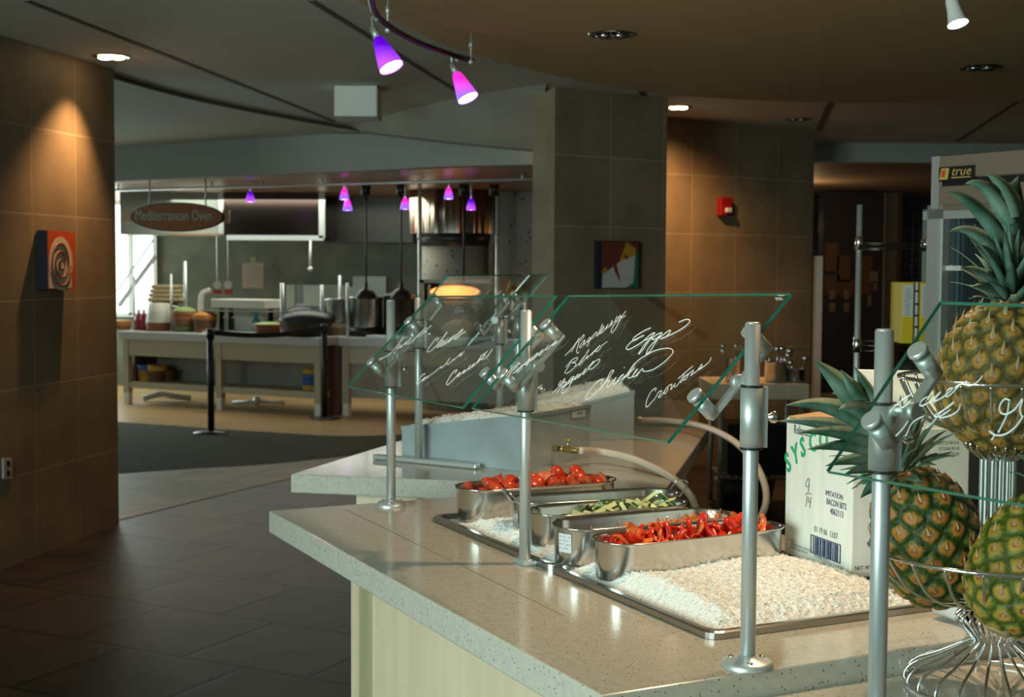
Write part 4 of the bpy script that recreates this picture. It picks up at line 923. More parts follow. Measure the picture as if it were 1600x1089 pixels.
# label plate and valve on the near bin's right face
fx = flat(nbr - nb0).normalized(); fn = V((fx.y, -fx.x, 0)); fn = fn if fn.dot(CAM - nb0) > 0 else -fn
wv_ = flat(nbr - nb0).length
def bf(s, z): return flat(nb0) + fx * (s * wv_) + Z * z + fn * .0007
mb = MB().slab([bf(.68, 1.052), bf(.96, 1.052), bf(.96, 1.083), bf(.68, 1.083)], fn, .001); part('label_plate', mb, M['grayink'], r1)
mb = MB().slab([bf(.70, 1.055), bf(.94, 1.055), bf(.94, 1.080), bf(.70, 1.080)], fn, .0016); part('label_face', mb, M['paper'], r1)
mb = MB()
for k in range(6): mb.slab([bf(.79 + .014 * k, 1.066), bf(.796 + .014 * k, 1.066), bf(.796 + .014 * k, 1.077), bf(.79 + .014 * k, 1.077)], fn, .002)
mb.slab([bf(.91, 1.058), bf(.93, 1.058), bf(.93, 1.078), bf(.91, 1.078)], fn, .002); part('label_print', mb, M['navy'], r1)
vc = PL(866, 700, bf(.5, 1), fn); v1 = vc + fn * .05 + fx * .02; vv_ = D(905, 704, vc.y - .04)
mb = MB().cyl(vc, vc + (vv_ - vc) * .18, .012, n=6, smooth=False).cyl(vc + (vv_ - vc) * .2, vc + (vv_ - vc) * .42, .009).cyl(vc + (vv_ - vc) * .42, vc + (vv_ - vc) * .7, .013, n=6, smooth=False).cyl(vc + (vv_ - vc) * .55, vc + (vv_ - vc) * .55 + Z * .035, .005).box(vc + (vv_ - vc) * .5 + Z * .036, (.03, .01, .008)).cyl(vc + (vv_ - vc) * .7, vv_, .010)
for k in range(5): mb.cyl(vc + (vv_ - vc) * (.72 + .055 * k), vc + (vv_ - vc) * (.745 + .055 * k), .0125, n=14)
part('drain_valve', mb, M['brass'], r1, 'brass drain valve')
def hose(label, pts):
    P = smooth([D(x, y, Y) for x, y, Y in pts], 8)
    mb = MB().tube(P, .0125, 12); single('drain_hose', mb, M['hose'], label, 'hose', loc=P[0])
hose('milky plastic hose running from the near ice bin over the counter edge behind the pans', [(906, 704, vc.y - .045), (940, 706, 4.92), (985, 716, 4.82), (1020, 730, 4.68), (1048, 745, 4.56), (1068, 762, 4.46), (1084, 785, 4.42), (1094, 830, 4.40), (1096, 900, 4.40)])
hose('milky plastic hose looping from the far ice bin down behind the front post', [(1003, 656, 5.90), (1040, 657, 5.9), (1080, 662, 5.8), (1115, 672, 5.5), (1150, 692, 5.15), (1178, 722, 4.9), (1194, 755, 4.75), (1197, 785, 4.65), (1186, 815, 4.6), (1168, 850, 4.6)])
mb = MB().cyl(D(985, 651, 5.92), D(1010, 657, 5.90), .013, n=8).cyl(D(990, 652, 5.92), D(990, 642, 5.92), .006); single('hose_fitting', mb, M['brass'], 'dull brass fitting on the far ice bin hose', 'fitting', loc=D(985, 651, 5.92))
# ================================================================ FRUIT STAND AND PINEAPPLES
FS = V((.862, 2.42, ZL)); 
def wire_ring(r, z, rad, n=48): return [V((FS.x + r * math.cos(2 * math.pi * i / n), FS.y + r * math.sin(2 * math.pi * i / n), z)) for i in range(n)]
t = thing('fruit_stand', 'two-tier chrome wire fruit stand holding the pineapples', 'fruit stand', FS)
def rods(prof, n, rad, a0=0):
    mb = MB()
    for i in range(n):
        a = 2 * math.pi * i / n + a0; mb.tube(smooth([V((FS.x + r * math.cos(a), FS.y + r * math.sin(a), z)) for r, z in prof], 4), rad, 6)
    return mb
part('base_wires', rods([(.152, ZL + .006), (.150, ZL + .020), (.135, ZL + .036), (.10, ZL + .052), (.06, ZL + .074), (.036, .944)], 22, .0028), M['chrome'], t)
part('base_ring', MB().tube(wire_ring(.152, ZL + .006, 0), .0032, 8, True), M['chrome'], t)
part('lower_bulge', rods([(.034, .942), (.045, .955), (.066, .982), (.046, 1.003), (.036, 1.014), (.036, 1.024)], 22, .0028), M['chrome'], t)
part('lower_basket', rods([(.036, 1.020), (.09, 1.016), (.140, 1.026), (.180, 1.050), (.204, 1.082), (.218, 1.104)], 22, .0028), M['chrome'], t)
part('lower_rim', MB().tube(wire_ring(.2195, 1.106, 0), .0038, 8, True), M['chrome'], t)
part('column', rods([(.029, 1.020), (.029, 1.10), (.029, 1.2), (.029, 1.275)], 14, .003), M['alum'], t)
part('upper_bulge', rods([(.029, 1.268), (.040, 1.276), (.058, 1.292), (.050, 1.305), (.032, 1.318), (.030, 1.325)], 22, .0028), M['chrome'], t)
part('upper_basket', rods([(.030, 1.322), (.08, 1.320), (.122, 1.334), (.145, 1.356), (.161, 1.384), (.172, 1.409)], 22, .0028), M['chrome'], t)
part('upper_rim', MB().tube(wire_ring(.173, 1.411, 0), .0036, 8, True), M['chrome'], t)
def pinemat(name, g1, g2, mid, core):
    m = mat(name, mid, .5, spec=.4); at = nd(m, 'ShaderNodeAttribute'); at.attribute_name = 'eye'
    n = nd(m, 'ShaderNodeTexNoise'); n.inputs["Scale"].default_value = 95; n.inputs["Detail"].default_value = 6; lk(m, coords(m), n.inputs['Vector'])
    ad = nd(m, 'ShaderNodeMath', operation='MULTIPLY_ADD'); lk(m, n.outputs[0], ad.inputs[0]); ad.inputs[1].default_value = .75; 
    s_ = nd(m, 'ShaderNodeMath', operation='SUBTRACT'); lk(m, at.outputs['Fac'], s_.inputs[0]); s_.inputs[1].default_value = .375; lk(m, s_.outputs[0], ad.inputs[2])
    c = ramp(m, ad.outputs[0], [(.14, core), (.36, mid), (.54, mid), (.70, g2), (.90, g1)]); 
    n2_ = nd(m, 'ShaderNodeTexNoise'); n2_.inputs['Scale'].default_value = 9; lk(m, coords(m), n2_.inputs['Vector'])
    g = ramp(m, n2_.outputs[0], [(.3, (.62, .66, .5)), (.7, (1.1, 1.0, .95))]); mx = nd(m, 'ShaderNodeMix', data_type='RGBA', blend_type='MULTIPLY'); mx.inputs[0].default_value = 1
    lk(m, c, mx.inputs[6]); lk(m, g, mx.inputs[7]); lk(m, mx.outputs[2], bsdf(m).inputs['Base Color'])
    bp = nd(m, 'ShaderNodeBump'); bp.inputs['Strength'].default_value = .8; bp.inputs['Distance'].default_value = .005; lk(m, n.outputs[0], bp.inputs['Height']); lk(m, bp.outputs[0], bsdf(m).inputs['Normal'])
    return m
M['pineA'] = pinemat('ripe_pineapple_skin', (.09, .075, .018), (.25, .17, .03), (.48, .22, .04), (.26, .10, .03))
M['pineB'] = pinemat('dark_pineapple_skin', (.022, .045, .007), (.09, .115, .014), (.42, .16, .03), (.20, .055, .018))
M['pineC'] = pinemat('green_pineapple_skin', (.07, .10, .012), (.24, .24, .03), (.48, .28, .05), (.30, .10, .03))
M['leaf'] = mat('pineapple_leaf', (.12, .22, .15), .6, spec=.2); noisy(M['leaf'], (.035, .095, .055), (.15, .23, .17), 16, (1, 1, 1), 5)
M['leafdry'] = mat('dry_leaf_edge', (.25, .15, .06), .7)
M['bract'] = mat('dry_bract', (.40, .28, .15), .7)
def pineapple(c, axis, rad, hl, m, label, seed, eyes, crown, roll=0, turn=13):
    random.seed(seed); c = V(c); az = V(axis).normalized(); ax, ay, _ = frame_z(az)
    t = thing('pineapple', label, 'pineapple', c, 'pineapples on the wire stand')
    # eyes on a spiral
    P = []; ga = 2.39996
    def prof(h):      # radius at height h in -1..1
        x = abs(h); k = 2.6 if h < 0 else 2.3
        return rad * max(0, 1 - x ** k) ** .5 * (1 - .07 * h)
    for i in range(eyes):
        h = -1 + 2 * (i + .5) / eyes; a = i * ga + roll; P.append((math.cos(a) * prof(h), math.sin(a) * prof(h), h * hl))
    NA, NH = 132, 96; vs = []; eye = []
    cell = {}
    cs = math.sqrt(4 * math.pi * rad * hl / eyes) ; 
    for i, p in enumerate(P): cell.setdefault(tuple(int(math.floor(x / cs)) for x in p), []).append(p)
    vs.append(c - az * hl); eye.append(.9)
    for j in range(1, NH):
        h = -math.cos(math.pi * j / NH)
        for i in range(NA):
            a = 2 * math.pi * i / NA; r = prof(h); q = (math.cos(a) * r, math.sin(a) * r, h * hl); k = [int(math.floor(x / cs)) for x in q]; ds = []
            for dx in (-1, 0, 1):
                for dy in (-1, 0, 1):
                    for dz_ in (-1, 0, 1):
                        for p in cell.get((k[0] + dx, k[1] + dy, k[2] + dz_), ()): ds.append(math.dist(p, q))
            ds.sort(); d1 = ds[0] if ds else cs; d2_ = ds[1] if len(ds) > 1 else cs * 1.5
            e = d1 / (d1 + d2_) * 2                    # 0 in the centre, 1 on the border
            b_ = rad * .085 * (1 - e ** 3) - rad * .05 * math.exp(-(e / .22) ** 2)
            nrm = (ax * math.cos(a) + ay * math.sin(a) + az * h * .8).normalized()
            vs.append(c + ax * q[0] + ay * q[1] + az * q[2] + nrm * b_); eye.append(min(1, e))
    vs.append(c + az * hl); eye.append(.9); N = len(vs)
    fs = [(0, 1 + (i + 1) % NA, 1 + i) for i in range(NA)]
    for j in range(NH - 2):
        for i in range(NA): fs.append((1 + j * NA + i, 1 + j * NA + (i + 1) % NA, 1 + (j + 1) * NA + (i + 1) % NA, 1 + (j + 1) * NA + i))
    b_ = 1 + (NH - 2) * NA; fs += [(N - 1, b_ + i, b_ + (i + 1) % NA) for i in range(NA)]
    mb = MB().add(vs, fs, 0, True)
    for p in P:
        h = p[2] / hl
        if abs(h) > .93: continue
        rr = V((p[0], p[1], 0)).normalized() if abs(p[0]) + abs(p[1]) > 1e-6 else V((1, 0, 0))
        n = (ax * rr.x + ay * rr.y + az * h * .8).normalized(); q = c + ax * p[0] + ay * p[1] + az * p[2] + n * rad * .03; up = (az - n * az.dot(n)).normalized(); sd = n.cross(up)
        L = rad * random.uniform(.12, .22); tip = q + n * L * .5 + up * L * 1.0; wq = rad * .06
        mb.add([q - sd * wq - up * wq, q + sd * wq - up * wq, q + up * wq * .4 + n * wq, tip], [(0, 1, 3), (1, 2, 3), (2, 0, 3), (0, 2, 1)], 1, False); eye += [1.0] * 4
    body = part('fruit_body', mb, [m, M['bract']], t); at = body.data.attributes.new('eye', 'FLOAT', 'POINT'); at.data.foreach_set('value', eye)
    part('cut_base', MB().cyl(c - az * (hl + .006), c - az * (hl - .01), rad * .22, rad * .3, 20), M['bract'], t)
    # crown of leaves
    mb = MB(); org = c + az * (hl * .93)
    def leaf(p0, p1, bow, wd_, mi=0, face=None):
        n = 14; d = p1 - p0; L = d.length; ctrl = (p0 + p1) / 2 + bow; sd = None; vs = []; fs = []
        for i in range(n + 1):
            s = i / n; p = p0 * (1 - s) ** 2 + ctrl * 2 * s * (1 - s) + p1 * s * s; tg = ((ctrl - p0) * 2 * (1 - s) + (p1 - ctrl) * 2 * s).normalized()
            out = (p - (org + az * (p - org).dot(az))); out = out.normalized() if out.length > 1e-4 else ax
            if face: out = V(face)
            sd = tg.cross(out); sd = sd.normalized() if sd.length > 1e-4 else ax; nr = sd.cross(tg).normalized()
            if nr.dot(out) < 0: nr = -nr
            w_ = wd_ * (min(1, s * 6 + .55)) * (1 - s ** 1.7) + .0006; th = .0012 + wd_ * .06 * (1 - s)
            vs += [p - sd * w_ + nr * w_ * -.28 * -1 * -1, p + nr * th * -.2 + nr * 0, p + sd * w_ - nr * w_ * .28, p + sd * w_ * .5 - nr * (th + w_ * .10), p - nr * th * 1.2, p - sd * w_ * .5 - nr * (th + w_ * .10)]
        for i in range(n):
            for k in range(6): fs.append((i * 6 + k, (i + 1) * 6 + k, (i + 1) * 6 + (k + 1) % 6, i * 6 + (k + 1) % 6))
        mb.add(vs, fs, mi, True)
    cn, cr, cl, spread, special = crown
    for i in range(cn):
        s = (i + .5) / cn; a = i * ga + roll; o_ = ax * math.cos(a) + ay * math.sin(a)
        el = .05 + 1.35 * s ** .75; L = cl * (.45 + .62 * math.sin(min(1, s * 1.25) * math.pi * .62)) * random.uniform(.85, 1.1)
        p0 = org + o_ * cr * (1 - .75 * s) + az * (.01 + cl * .42 * s)
        d = (o_ * math.cos(el) * spread + az * math.sin(el)).normalized(); p1 = p0 + d * L + o_ * L * .12 * (1 - s)
        leaf(p0, p1, az * L * .16 * (1 - s * .4) - o_ * L * .03, cl * .11 * (1.2 - .45 * s))
    for tx, ty, Y, b0, bow, wd_ in special:
        p1 = D(tx, ty, Y + (.09 if c.z < 1.3 else 0)); wd_ *= 1.35; p0 = org + az * b0 + (p1 - org).normalized() * .01; leaf(p0, p1, V(bow), wd_ * 1.15, 0, (.1, -.9, .45))
    part('leaf_crown', mb, M['leaf'], t, 'blue-green spiky leaf crown')
    return t
pc1 = D(1572, 588, 2.42)
pineapple(pc1, (.0, -.12, 1), .112, .130, M['pineA'], 'golden ripe pineapple in the upper basket, largest and topmost', 21, 150,
          (46, .040, .105, 1.0, [(1480, 300, 2.36, .10, (-.01, 0, .045), .014), (1508, 287, 2.40, .14, (.0, 0, .05), .014), (1541, 272, 2.42, .15, (.01, 0, .03), .016), (1484, 362, 2.34, .07, (-.005, 0, .05), .013), (1523, 386, 2.34, .06, (-.01, 0, .02), .012), (1560, 300, 2.40, .12, (.012, 0, .02), .018), (1592, 275, 2.45, .12, (-.01, 0, .02), .018), (1506, 418, 2.33, .03, (-.01, 0, .02), .009), (1520, 448, 2.33, .02, (-.01, 0, .015), .009)]), .4)
pc2 = D(1449, 838, 2.47)
pineapple(pc2, (-.40, -.18, .90), .092, .132, M['pineB'], 'dark green-brown pineapple lying tilted left in the lower basket', 22, 105,
          (52, .036, .105, 1.35, [(1272, 562, 2.30, .10, (-.012, 0, .02), .021), (1314, 578, 2.31, .10, (-.01, 0, .01), .016), (1335, 573, 2.34, .12, (.0, 0, .01), .010), (1310, 640, 2.28, .10, (0, 0, .03), .017), (1228, 633, 2.28, .08, (.01, 0, .045), .017), (1216, 658, 2.28, .06, (.015, 0, .030), .014), (1248, 676, 2.27, .055, (.01, 0, .028), .013), (1262, 702, 2.27, .045, (.01, 0, .024), .012), (1290, 728, 2.27, .03, (.01, 0, .022), .012), (1318, 742, 2.27, .02, (.008, 0, .018), .011), (1345, 778, 2.28, .01, (-.012, 0, .01), .011), (1300, 615, 2.34, .12, (0, 0, .03), .017),
                                   (1446, 640, 2.40, .04, (0, 0, .02), .011), (1440, 690, 2.40, .03, (0, 0, .02), .011), (1450, 715, 2.40, .02, (0, 0, .02), .010)]), 1.1)
pc3 = D(1606, 880, 2.315)
pineapple(pc3, (.42, .18, .82), .086, .125, M['pineC'], 'green-gold pineapple at the right edge of the lower basket', 23, 105, (46, .036, .10, 1.0, []), 2.0)
# paper cup and plastic wrap beside the stand
c = G(1508, 984, ZC); a = V((.96, .15, 0)).normalized()
ce = flat(G(1520, 978, ZC), ZC + .0255); cb = D(1478, 955, ce.y + .03); dirc = V((-.55, .83, 0)).normalized()
t = thing('paper_cup', 'white paper cup lying on its side behind the foot of the wire stand', 'cup', flat(ce, ZC))
part('cup_wall', MB().lathe(ce, [(.0245, 0), (.0255, .001), (.0250, .01), (.0205, .085), (.0195, .085), (.0235, .01), (.0235, .001)], 28, dirc), mat('cup_paper', (.7, .7, .7), .6), t)
part('cup_inside', MB().lathe(ce, [(.0232, .004), (.0190, .078), (.001, .078)], 28, dirc), mat('navy_cup_inside', (.02, .04, .09), .5), t, 'dark blue inside')
c = flat(G(1506, 845, ZC), ZC + .045)
mb = MB().ball(c, (.055, .045, .045), 20, 14)
for q in mb.v: q += (q - c).normalized() * .014 * noise.noise(q * 45) 
single('wrapped_bread', mb, mat('tan_wrap', (.45, .33, .22), .3, coat=.6), 'crumpled tan plastic-wrapped item behind the pineapples', 'wrapped food', loc=flat(c, ZC))
# ================================================================ REFRIGERATOR
Ff = D(1456, 245, 4.73); fr = V((.545, -.838, 0)); fo_ = V((-.838, -.545, 0))   # along the front, and out of the front
F0 = V((Ff.x, Ff.y, 0)); FW, FD, FH = .70, .70, Ff.z
M['fst'] = mat('fridge_steel', (.34, .25, .19), .33, .5)
t = thing('refrigerator', 'tall steel refrigerator with a glass door at the right edge', 'refrigerator', F0)
cc = F0 + fr * FW / 2 - fo_ * FD / 2
part('cabinet', MB().box(V((cc.x, cc.y, (FH + .08) / 2)), (FW, FD - .02, FH - .08), (fr, fo_, Z)), M['fst'], t, bevel=.004)
part('feet', MB().box(V((cc.x, cc.y, .04)), (FW - .1, FD - .1, .08), (fr, fo_, Z)), M['black'], t)
def ff(s, z, o=0): return F0 + fr * s + Z * z + fo_ * (o - .01)
def fpx(px, py):
    p = PL(px, py, F0, fo_); return (p - F0).dot(fr), p.z
s_e = fpx(1468, 260)[0]; zb1, zb0 = fpx(1500, 278)[1], fpx(1500, 290)[1]; zd1 = fpx(1470, 326)[1]
mb = MB().box(ff(s_e / 2, (FH + zd1) / 2, .004), (s_e, .012, FH - zd1), (fr, fo_, Z)); part('side_trim', mb, M['alum2'], t)
part('top_panel', MB().box(ff((s_e + FW) / 2, (FH + zb1) / 2, .006), (FW - s_e - .006, .014, FH - zb1 - .004), (fr, fo_, Z)), M['fst'], t)
part('vent_slot', MB().box(ff((s_e + FW) / 2, (zb1 + zb0) / 2, .0), (FW - s_e - .01, .004, zb1 - zb0), (fr, fo_, Z)), M['black'], t)
part('lower_panel', MB().box(ff((s_e + FW) / 2, (zb0 + zd1) / 2 + .006, .006), (FW - s_e - .006, .014, zb0 - zd1 - .012), (fr, fo_, Z)), M['fst'], t)
x0, z1 = fpx(1470, 264); x1, z0 = fpx(1525, 278)
bad = MB().box(ff((x0 + x1) / 2, (z0 + z1) / 2, .016), (x1 - x0, .008, z1 - z0 + .01), (fr, fo_, Z)); part('badge', bad, M['black'], t, 'black badge reading true')
mb = MB(); text_into(mb, 'true', (z1 - z0) * 1.15, ff(x0 + (x1 - x0) * .36, z0 + .012, .022), fr, Z, .0004, 'LEFT', 1.1, 0, .3); mb.slab([ff(x0 + (x1 - x0) * .38, z0 + .003, .022), ff(x1 - .012, z0 + .003, .022), ff(x1 - .012, z0 + .0065, .022), ff(x0 + (x1 - x0) * .38, z0 + .0065, .022)], fo_, .0006)
mb.slab([ff(x0 + .004, z0, .0215), ff(x0 + (x1 - x0) * .27, z0, .0215), ff(x0 + (x1 - x0) * .31, z1, .0215), ff(x0 + .012, z1, .0215)], fo_, .0006)
part('badge_lettering', mb, mat('badge_gold', (.55, .36, .10), .5), t)
mb = MB().slab([ff(x0 + .012, z0 + .008, .023), ff(x0 + (x1 - x0) * .18, z0 + .008, .023), ff(x0 + (x1 - x0) * .22, z1 - .006, .023), ff(x0 + .016, z1 - .006, .023)], fo_, .0006); part('badge_emblem', mb, M['orange'], t)
# door frame and glass
dx0 = fpx(1459, 500)[0]; dg0 = fpx(1484, 500)[0]; zg1 = fpx(1480, 343)[1]; zg0 = .45
d_ = MB().box(ff((dx0 + dg0) / 2, (zd1 - .01 + .12) / 2 + .0, .03), (dg0 - dx0, .05, zd1 - .01 - .12), (fr, fo_, Z)); d_.box(ff(FW / 2, (zd1 - .01 + zg1) / 2, .03), (FW - .01, .05, zd1 - .01 - zg1), (fr, fo_, Z)); d_.box(ff(FW - .04, (zd1 + .12) / 2, .03), (.07, .05, zd1 - .14), (fr, fo_, Z)); d_.box(ff(FW / 2, .25, .03), (FW - .01, .05, .4), (fr, fo_, Z))
door = part('door', d_, M['alum2'], t)
mb = MB().box(ff(dg0 - .012, (zg1 + zg0) / 2, .058), (.012, .008, zg1 - zg0), (fr, fo_, Z)); part('gasket_strip', mb, M['alum'], door)
mb = MB().box(ff((dg0 + FW - .07) / 2, (zg1 + zg0) / 2, .02), (FW - .07 - dg0, .006, zg1 - zg0), (fr, fo_, Z)); part('door_glass', mb, mat('dark_door_glass', (.02, .025, .03), .06, spec=.6), door)
xa_ = fpx(1500, 500)[0]; mb = MB().box(ff(xa_, (zg1 + zg0) / 2, .027), (.012, .006, zg1 - zg0), (fr, fo_, Z)).box(ff(xa_ + .02, (zg1 + zg0) / 2, .027), (.003, .006, zg1 - zg0), (fr, fo_, Z)); part('inner_frame_strip', mb, mat('teal_steel', (.12, .2, .2), .3, .6), door)
xr, zr_ = fpx(1510, 419); xl, _ = fpx(1474, 419); mb = MB().box(ff((xl + xr) / 2 - .004, zr_, .031), (xr - xl, .006, .016), (fr, fo_, Z)); part('notice_label', mb, M['paper'], door)
# ================================================================ WIRE SHELVING
S0 = D(1342, 400, 5.87); S1 = D(1452, 400, 5.90); zs1, zs2 = D(1342, 380, 5.87).z, D(1342, 540, 5.87).z
t = thing('wire_shelving', 'chrome wire shelving unit standing left of the refrigerator', 'shelving', (S0.x, S0.y, 0))
zt_ = D(1342, 320, 5.87).z
for i, (x, y) in enumerate(((S0.x, S0.y), (S1.x, S1.y), (S0.x + .1, S0.y + .4), (S1.x + .1, S1.y + .4))):
    mb = MB().cyl((x, y, .02), (x, y, zt_), .0125, n=16)
    for k in range(40): mb.cyl((x, y, .1 + k * (zt_ - .15) / 40), (x, y, .102 + k * (zt_ - .15) / 40), .0131, n=12)
    part('upright', mb, M['alum'], t)
    for z in (zs1, zs2): part('collar', MB().lathe((x, y, z - .03), [(.013, 0), (.019, .004), (.0165, .055), (.013, .06)], 16), M['chrome'], t)
for z in (zs1, zs2, .95, .45):
    mb = MB()
    for y in (S0.y, S0.y + .4):
        o_ = (y - S0.y) * .25; mb.tube([(S0.x + .01 + o_, y, z), (S1.x - .01 + o_, y, z)], .003, 6).tube([(S0.x + .01 + o_, y, z - .022), (S1.x - .01 + o_, y, z - .022)], .003, 6)
        n = 12; mb.tube([(S0.x + .01 + o_ + (S1.x - S0.x - .02) * k / n, y, z - (.022 if k % 2 else 0)) for k in range(n + 1)], .002, 5)
    for k in range(15):
        x = S0.x + .01 + (S1.x - S0.x - .02) * k / 14; mb.tube([(x, S0.y, z + .003), (x + .1, S0.y + .4, z + .003)], .0018, 5)
    part('wire_shelf', mb, M['darkst'], t)
M['yel'] = mat('yellow_card', (.75, .50, .02), .5)
for i, (a_, b_, lab) in enumerate(((1408, 1428.5, 'left of two yellow boxes with a printed label on the wire shelf'), (1437, 1450, 'right of two yellow boxes with a printed label, beside the refrigerator'))):
    p0, p1 = D(a_, 536, 5.95), D(b_, 441, 5.95); zb_ = zs2 + .0055; c = ((p0.x + p1.x) / 2, 6.04, (zb_ + p1.z) / 2); w_ = p1.x - p0.x
    r = thing('yellow_box', lab, 'box', (c[0], c[1], zb_), 'yellow boxes on the wire shelf')
    part('box_body', MB().box(c, (w_, .18, p1.z - zb_)), M['yel'], r, bevel=.003)
    part('printed_label', MB().box((c[0], 5.9485, zb_ + (p1.z - zb_) * .70), (w_ * .86, .002, (p1.z - zb_) * .52)), M['paper'], r)
    mb = MB(); random.seed(i)
    for k in range(13): mb.box((c[0] + random.uniform(-.1, .02) * w_, 5.947, zb_ + (p1.z - zb_) * (.47 + .035 * k)), (w_ * random.uniform(.3, .6), .0012, .0022))
    part('printed_lines', mb, M['grayink'], r)
p0, p1 = D(1429.5, 536, 5.95), D(1436, 441, 5.95); r = thing('white_box', 'narrow white box with dark marks between the two yellow boxes', 'box', ((p0.x + p1.x) / 2, 6.04, zs2 + .0055))
part('box_body', MB().box(((p0.x + p1.x) / 2, 6.04, (zs2 + .0055 + p1.z) / 2), (p1.x - p0.x - .001, .16, p1.z - zs2 - .0055)), M['paper'], r)
mb = MB()
for y in (455, 475, 493, 511): mb.box(((p0.x + p1.x) / 2, 5.957, D(1433, y, 5.95).z), (.014, .004, .008))
part('dark_marks', mb, M['black'], r)
# timber post and steel-edged cabinet in the dark room
p = D(1390, 400, 18.5); M['timber'] = mat('pale_timber', (.50, .36, .22), .5); M['timber2'] = mat('orange_timber', (.32, .14, .04), .6)
t = thing('timber_post', 'pale timber post standing in the dark room behind the wire shelving', 'post', (p.x, 18.5, 0))
part('post_face', MB().box((p.x, 18.5, 1.315), (D(1399, 400, 18.5).x - D(1380, 400, 18.5).x, .12, 2.63)), M['timber'], t)
part('post_side', MB().box((D(1403.5, 400, 18.5).x, 18.54, 1.315), (.075, .12, 2.63)), M['timber2'], t)
p = D(1277, 490, 11.6); t = thing('steel_edged_partition', 'dark partition with a bright steel corner edge at the end of the stone wall', 'partition', (p.x, 11.6, 0))
zt2 = D(1277, 400, 11.6).z
part('corner_edge', MB().box((p.x + .005, 11.62, zt2 / 2), (.055, .10, zt2)), M['alum2'], t)
M['dkcab'] = mat('dark_cabinet', (.025, .02, .02), .35)
t = thing('dark_display_cabinet', 'dark cabinet with rows of small cards glimpsed left of the shelving upright', 'cabinet', (D(1315, 500, 17.8).x, 17.9, 0))
xl, xr = D(1284, 500, 17.8).x, D(1378, 500, 17.8).x
part('cabinet_body', MB().box(((xl + xr) / 2, 17.95, 1.3), (xr - xl, .3, 2.6)), M['dkcab'], t)
random.seed(3); mb = MB(); mb2 = MB()
for (x, y, w_, h_) in ((1300, 402, 22, 45), (1318, 420, 22, 40), (1300, 445, 24, 30), (1325, 450, 26, 25), (1352, 420, 24, 40), (1350, 450, 26, 20)):
    p0, p1 = D(x - w_ / 2, y + h_ / 2, 17.8), D(x + w_ / 2, y - h_ / 2, 17.8); mb.box(((p0.x + p1.x) / 2, 17.79, (p0.z + p1.z) / 2), (p1.x - p0.x, .01, p1.z - p0.z))
for (x, y, w_, h_) in ((1300, 460, 9, 15), (1322, 460, 8, 15), (1300, 480, 9, 14), (1322, 480, 8, 14), (1365, 432, 12, 16), (1367, 448, 6, 12), (1358, 470, 6, 18)):
    p0, p1 = D(x - w_ / 2, y + h_ / 2, 17.8), D(x + w_ / 2, y - h_ / 2, 17.8); mb2.box(((p0.x + p1.x) / 2, 17.78, (p0.z + p1.z) / 2), (p1.x - p0.x, .01, p1.z - p0.z))
part('brown_panels', mb, mat('brown_panel', (.09, .045, .02), .6), t); part('cards', mb2, mat('dim_card', (.16, .13, .09), .6), t)
# ================================================================ PREP TABLE
ZT = .93
a, b_ = D(1112, 596, 9.0), D(1265, 596, 9.0); zt_ = ZT
t = thing('prep_table', 'wood-topped prep table on chrome legs below the stone wall', 'table', ((a.x + b_.x) / 2, 9.3, 0))
zt_ = D(1190, 600, 9.0).z; za = D(1190, 625, 9.0).z
part('table_top', MB().box(((a.x + b_.x) / 2, 9.3, (zt_ + za) / 2), (b_.x - a.x, .6, zt_ - za)), M['maple'], t, bevel=.006)
for x in (D(1125, 700, 9.1).x, D(1250, 700, 9.1).x):
    for y in (9.08, 9.52): part('leg', MB().cyl((x, y, 0), (x, y, za), .018, n=14), M['alum'], t)
zz = D(1190, 747, 9.1).z; mb = MB()
for y in (9.08, 9.52): mb.tube([(D(1125, 700, 9.1).x, y, zz), (D(1250, 700, 9.1).x, y, zz)], .008, 8)
for k in range(12): x = D(1128, 700, 9.1).x + k * .048; mb.tube([(x, 9.06, zz + .01), (x, 9.54, zz + .01)], .006, 6).ball((x, 9.06, zz + .012), .013, 8, 6)
part('wire_shelf', mb, M['alum2'], t)
c = (D(1170, 700, 9.2).x, 9.3, 0); single('storage_bin', MB().lathe((D(1165, 700, 9.3).x, 9.3, 0), [(.001, .003), (.17, .003), (.21, zz - .02 if zz > .1 else .1), (.001, zz - .02 if zz > .1 else .1)], 24), mat('dark_blue_bin', (.02, .03, .035), .35), 'dark round bin on the floor under the prep table', 'bin', loc=c)
single('storage_box', MB().box(((a.x + b_.x) / 2 + .02, 9.32, zz + .016 + .17), (.42, .38, .34)), M['black'], 'black box on the wire shelf under the prep table', 'box', loc=((a.x + b_.x) / 2, 9.32, zz + .016))
def crock(px, w_, h_, label, nut, seed, cat='utensil pot'):
    random.seed(seed); c = D(px, 590, 9.2); c.z = zt_ + .0005; r = thing('utensil_crock', label, cat, c, 'steel utensil pots on the prep table')
    part('pot', MB().lathe(c, [(.001, .0), (w_ * .96, .0), (w_, .01), (w_, h_), (w_ * 1.06, h_ + .003), (w_ * .95, h_), (w_ * .93, .01), (.001, .012)], 28), M['steel'], r)
    for k in range(nut):
        a_ = random.uniform(0, 6.28); q0 = c + V((math.cos(a_) * w_ * .5, math.sin(a_) * w_ * .5, .02)); q1 = c + V((math.cos(a_) * w_ * 1.25, math.sin(a_) * w_ * 1.1, h_ + random.uniform(.04, .10)))
        part('utensil', MB().tube([q0, q1], .004, 6).ball(q1, (.022, .012, .018), 10, 6), M['chrome'], r)
crock(1212, .075, .13, 'wide steel pot of serving utensils in the middle of the prep table', 9, 5)
crock(1144, .05, .15, 'slim steel pot with a whisk at the left end of the prep table', 4, 6)
crock(1243, .06, .085, 'low steel pot at the right end of the prep table', 4, 7)
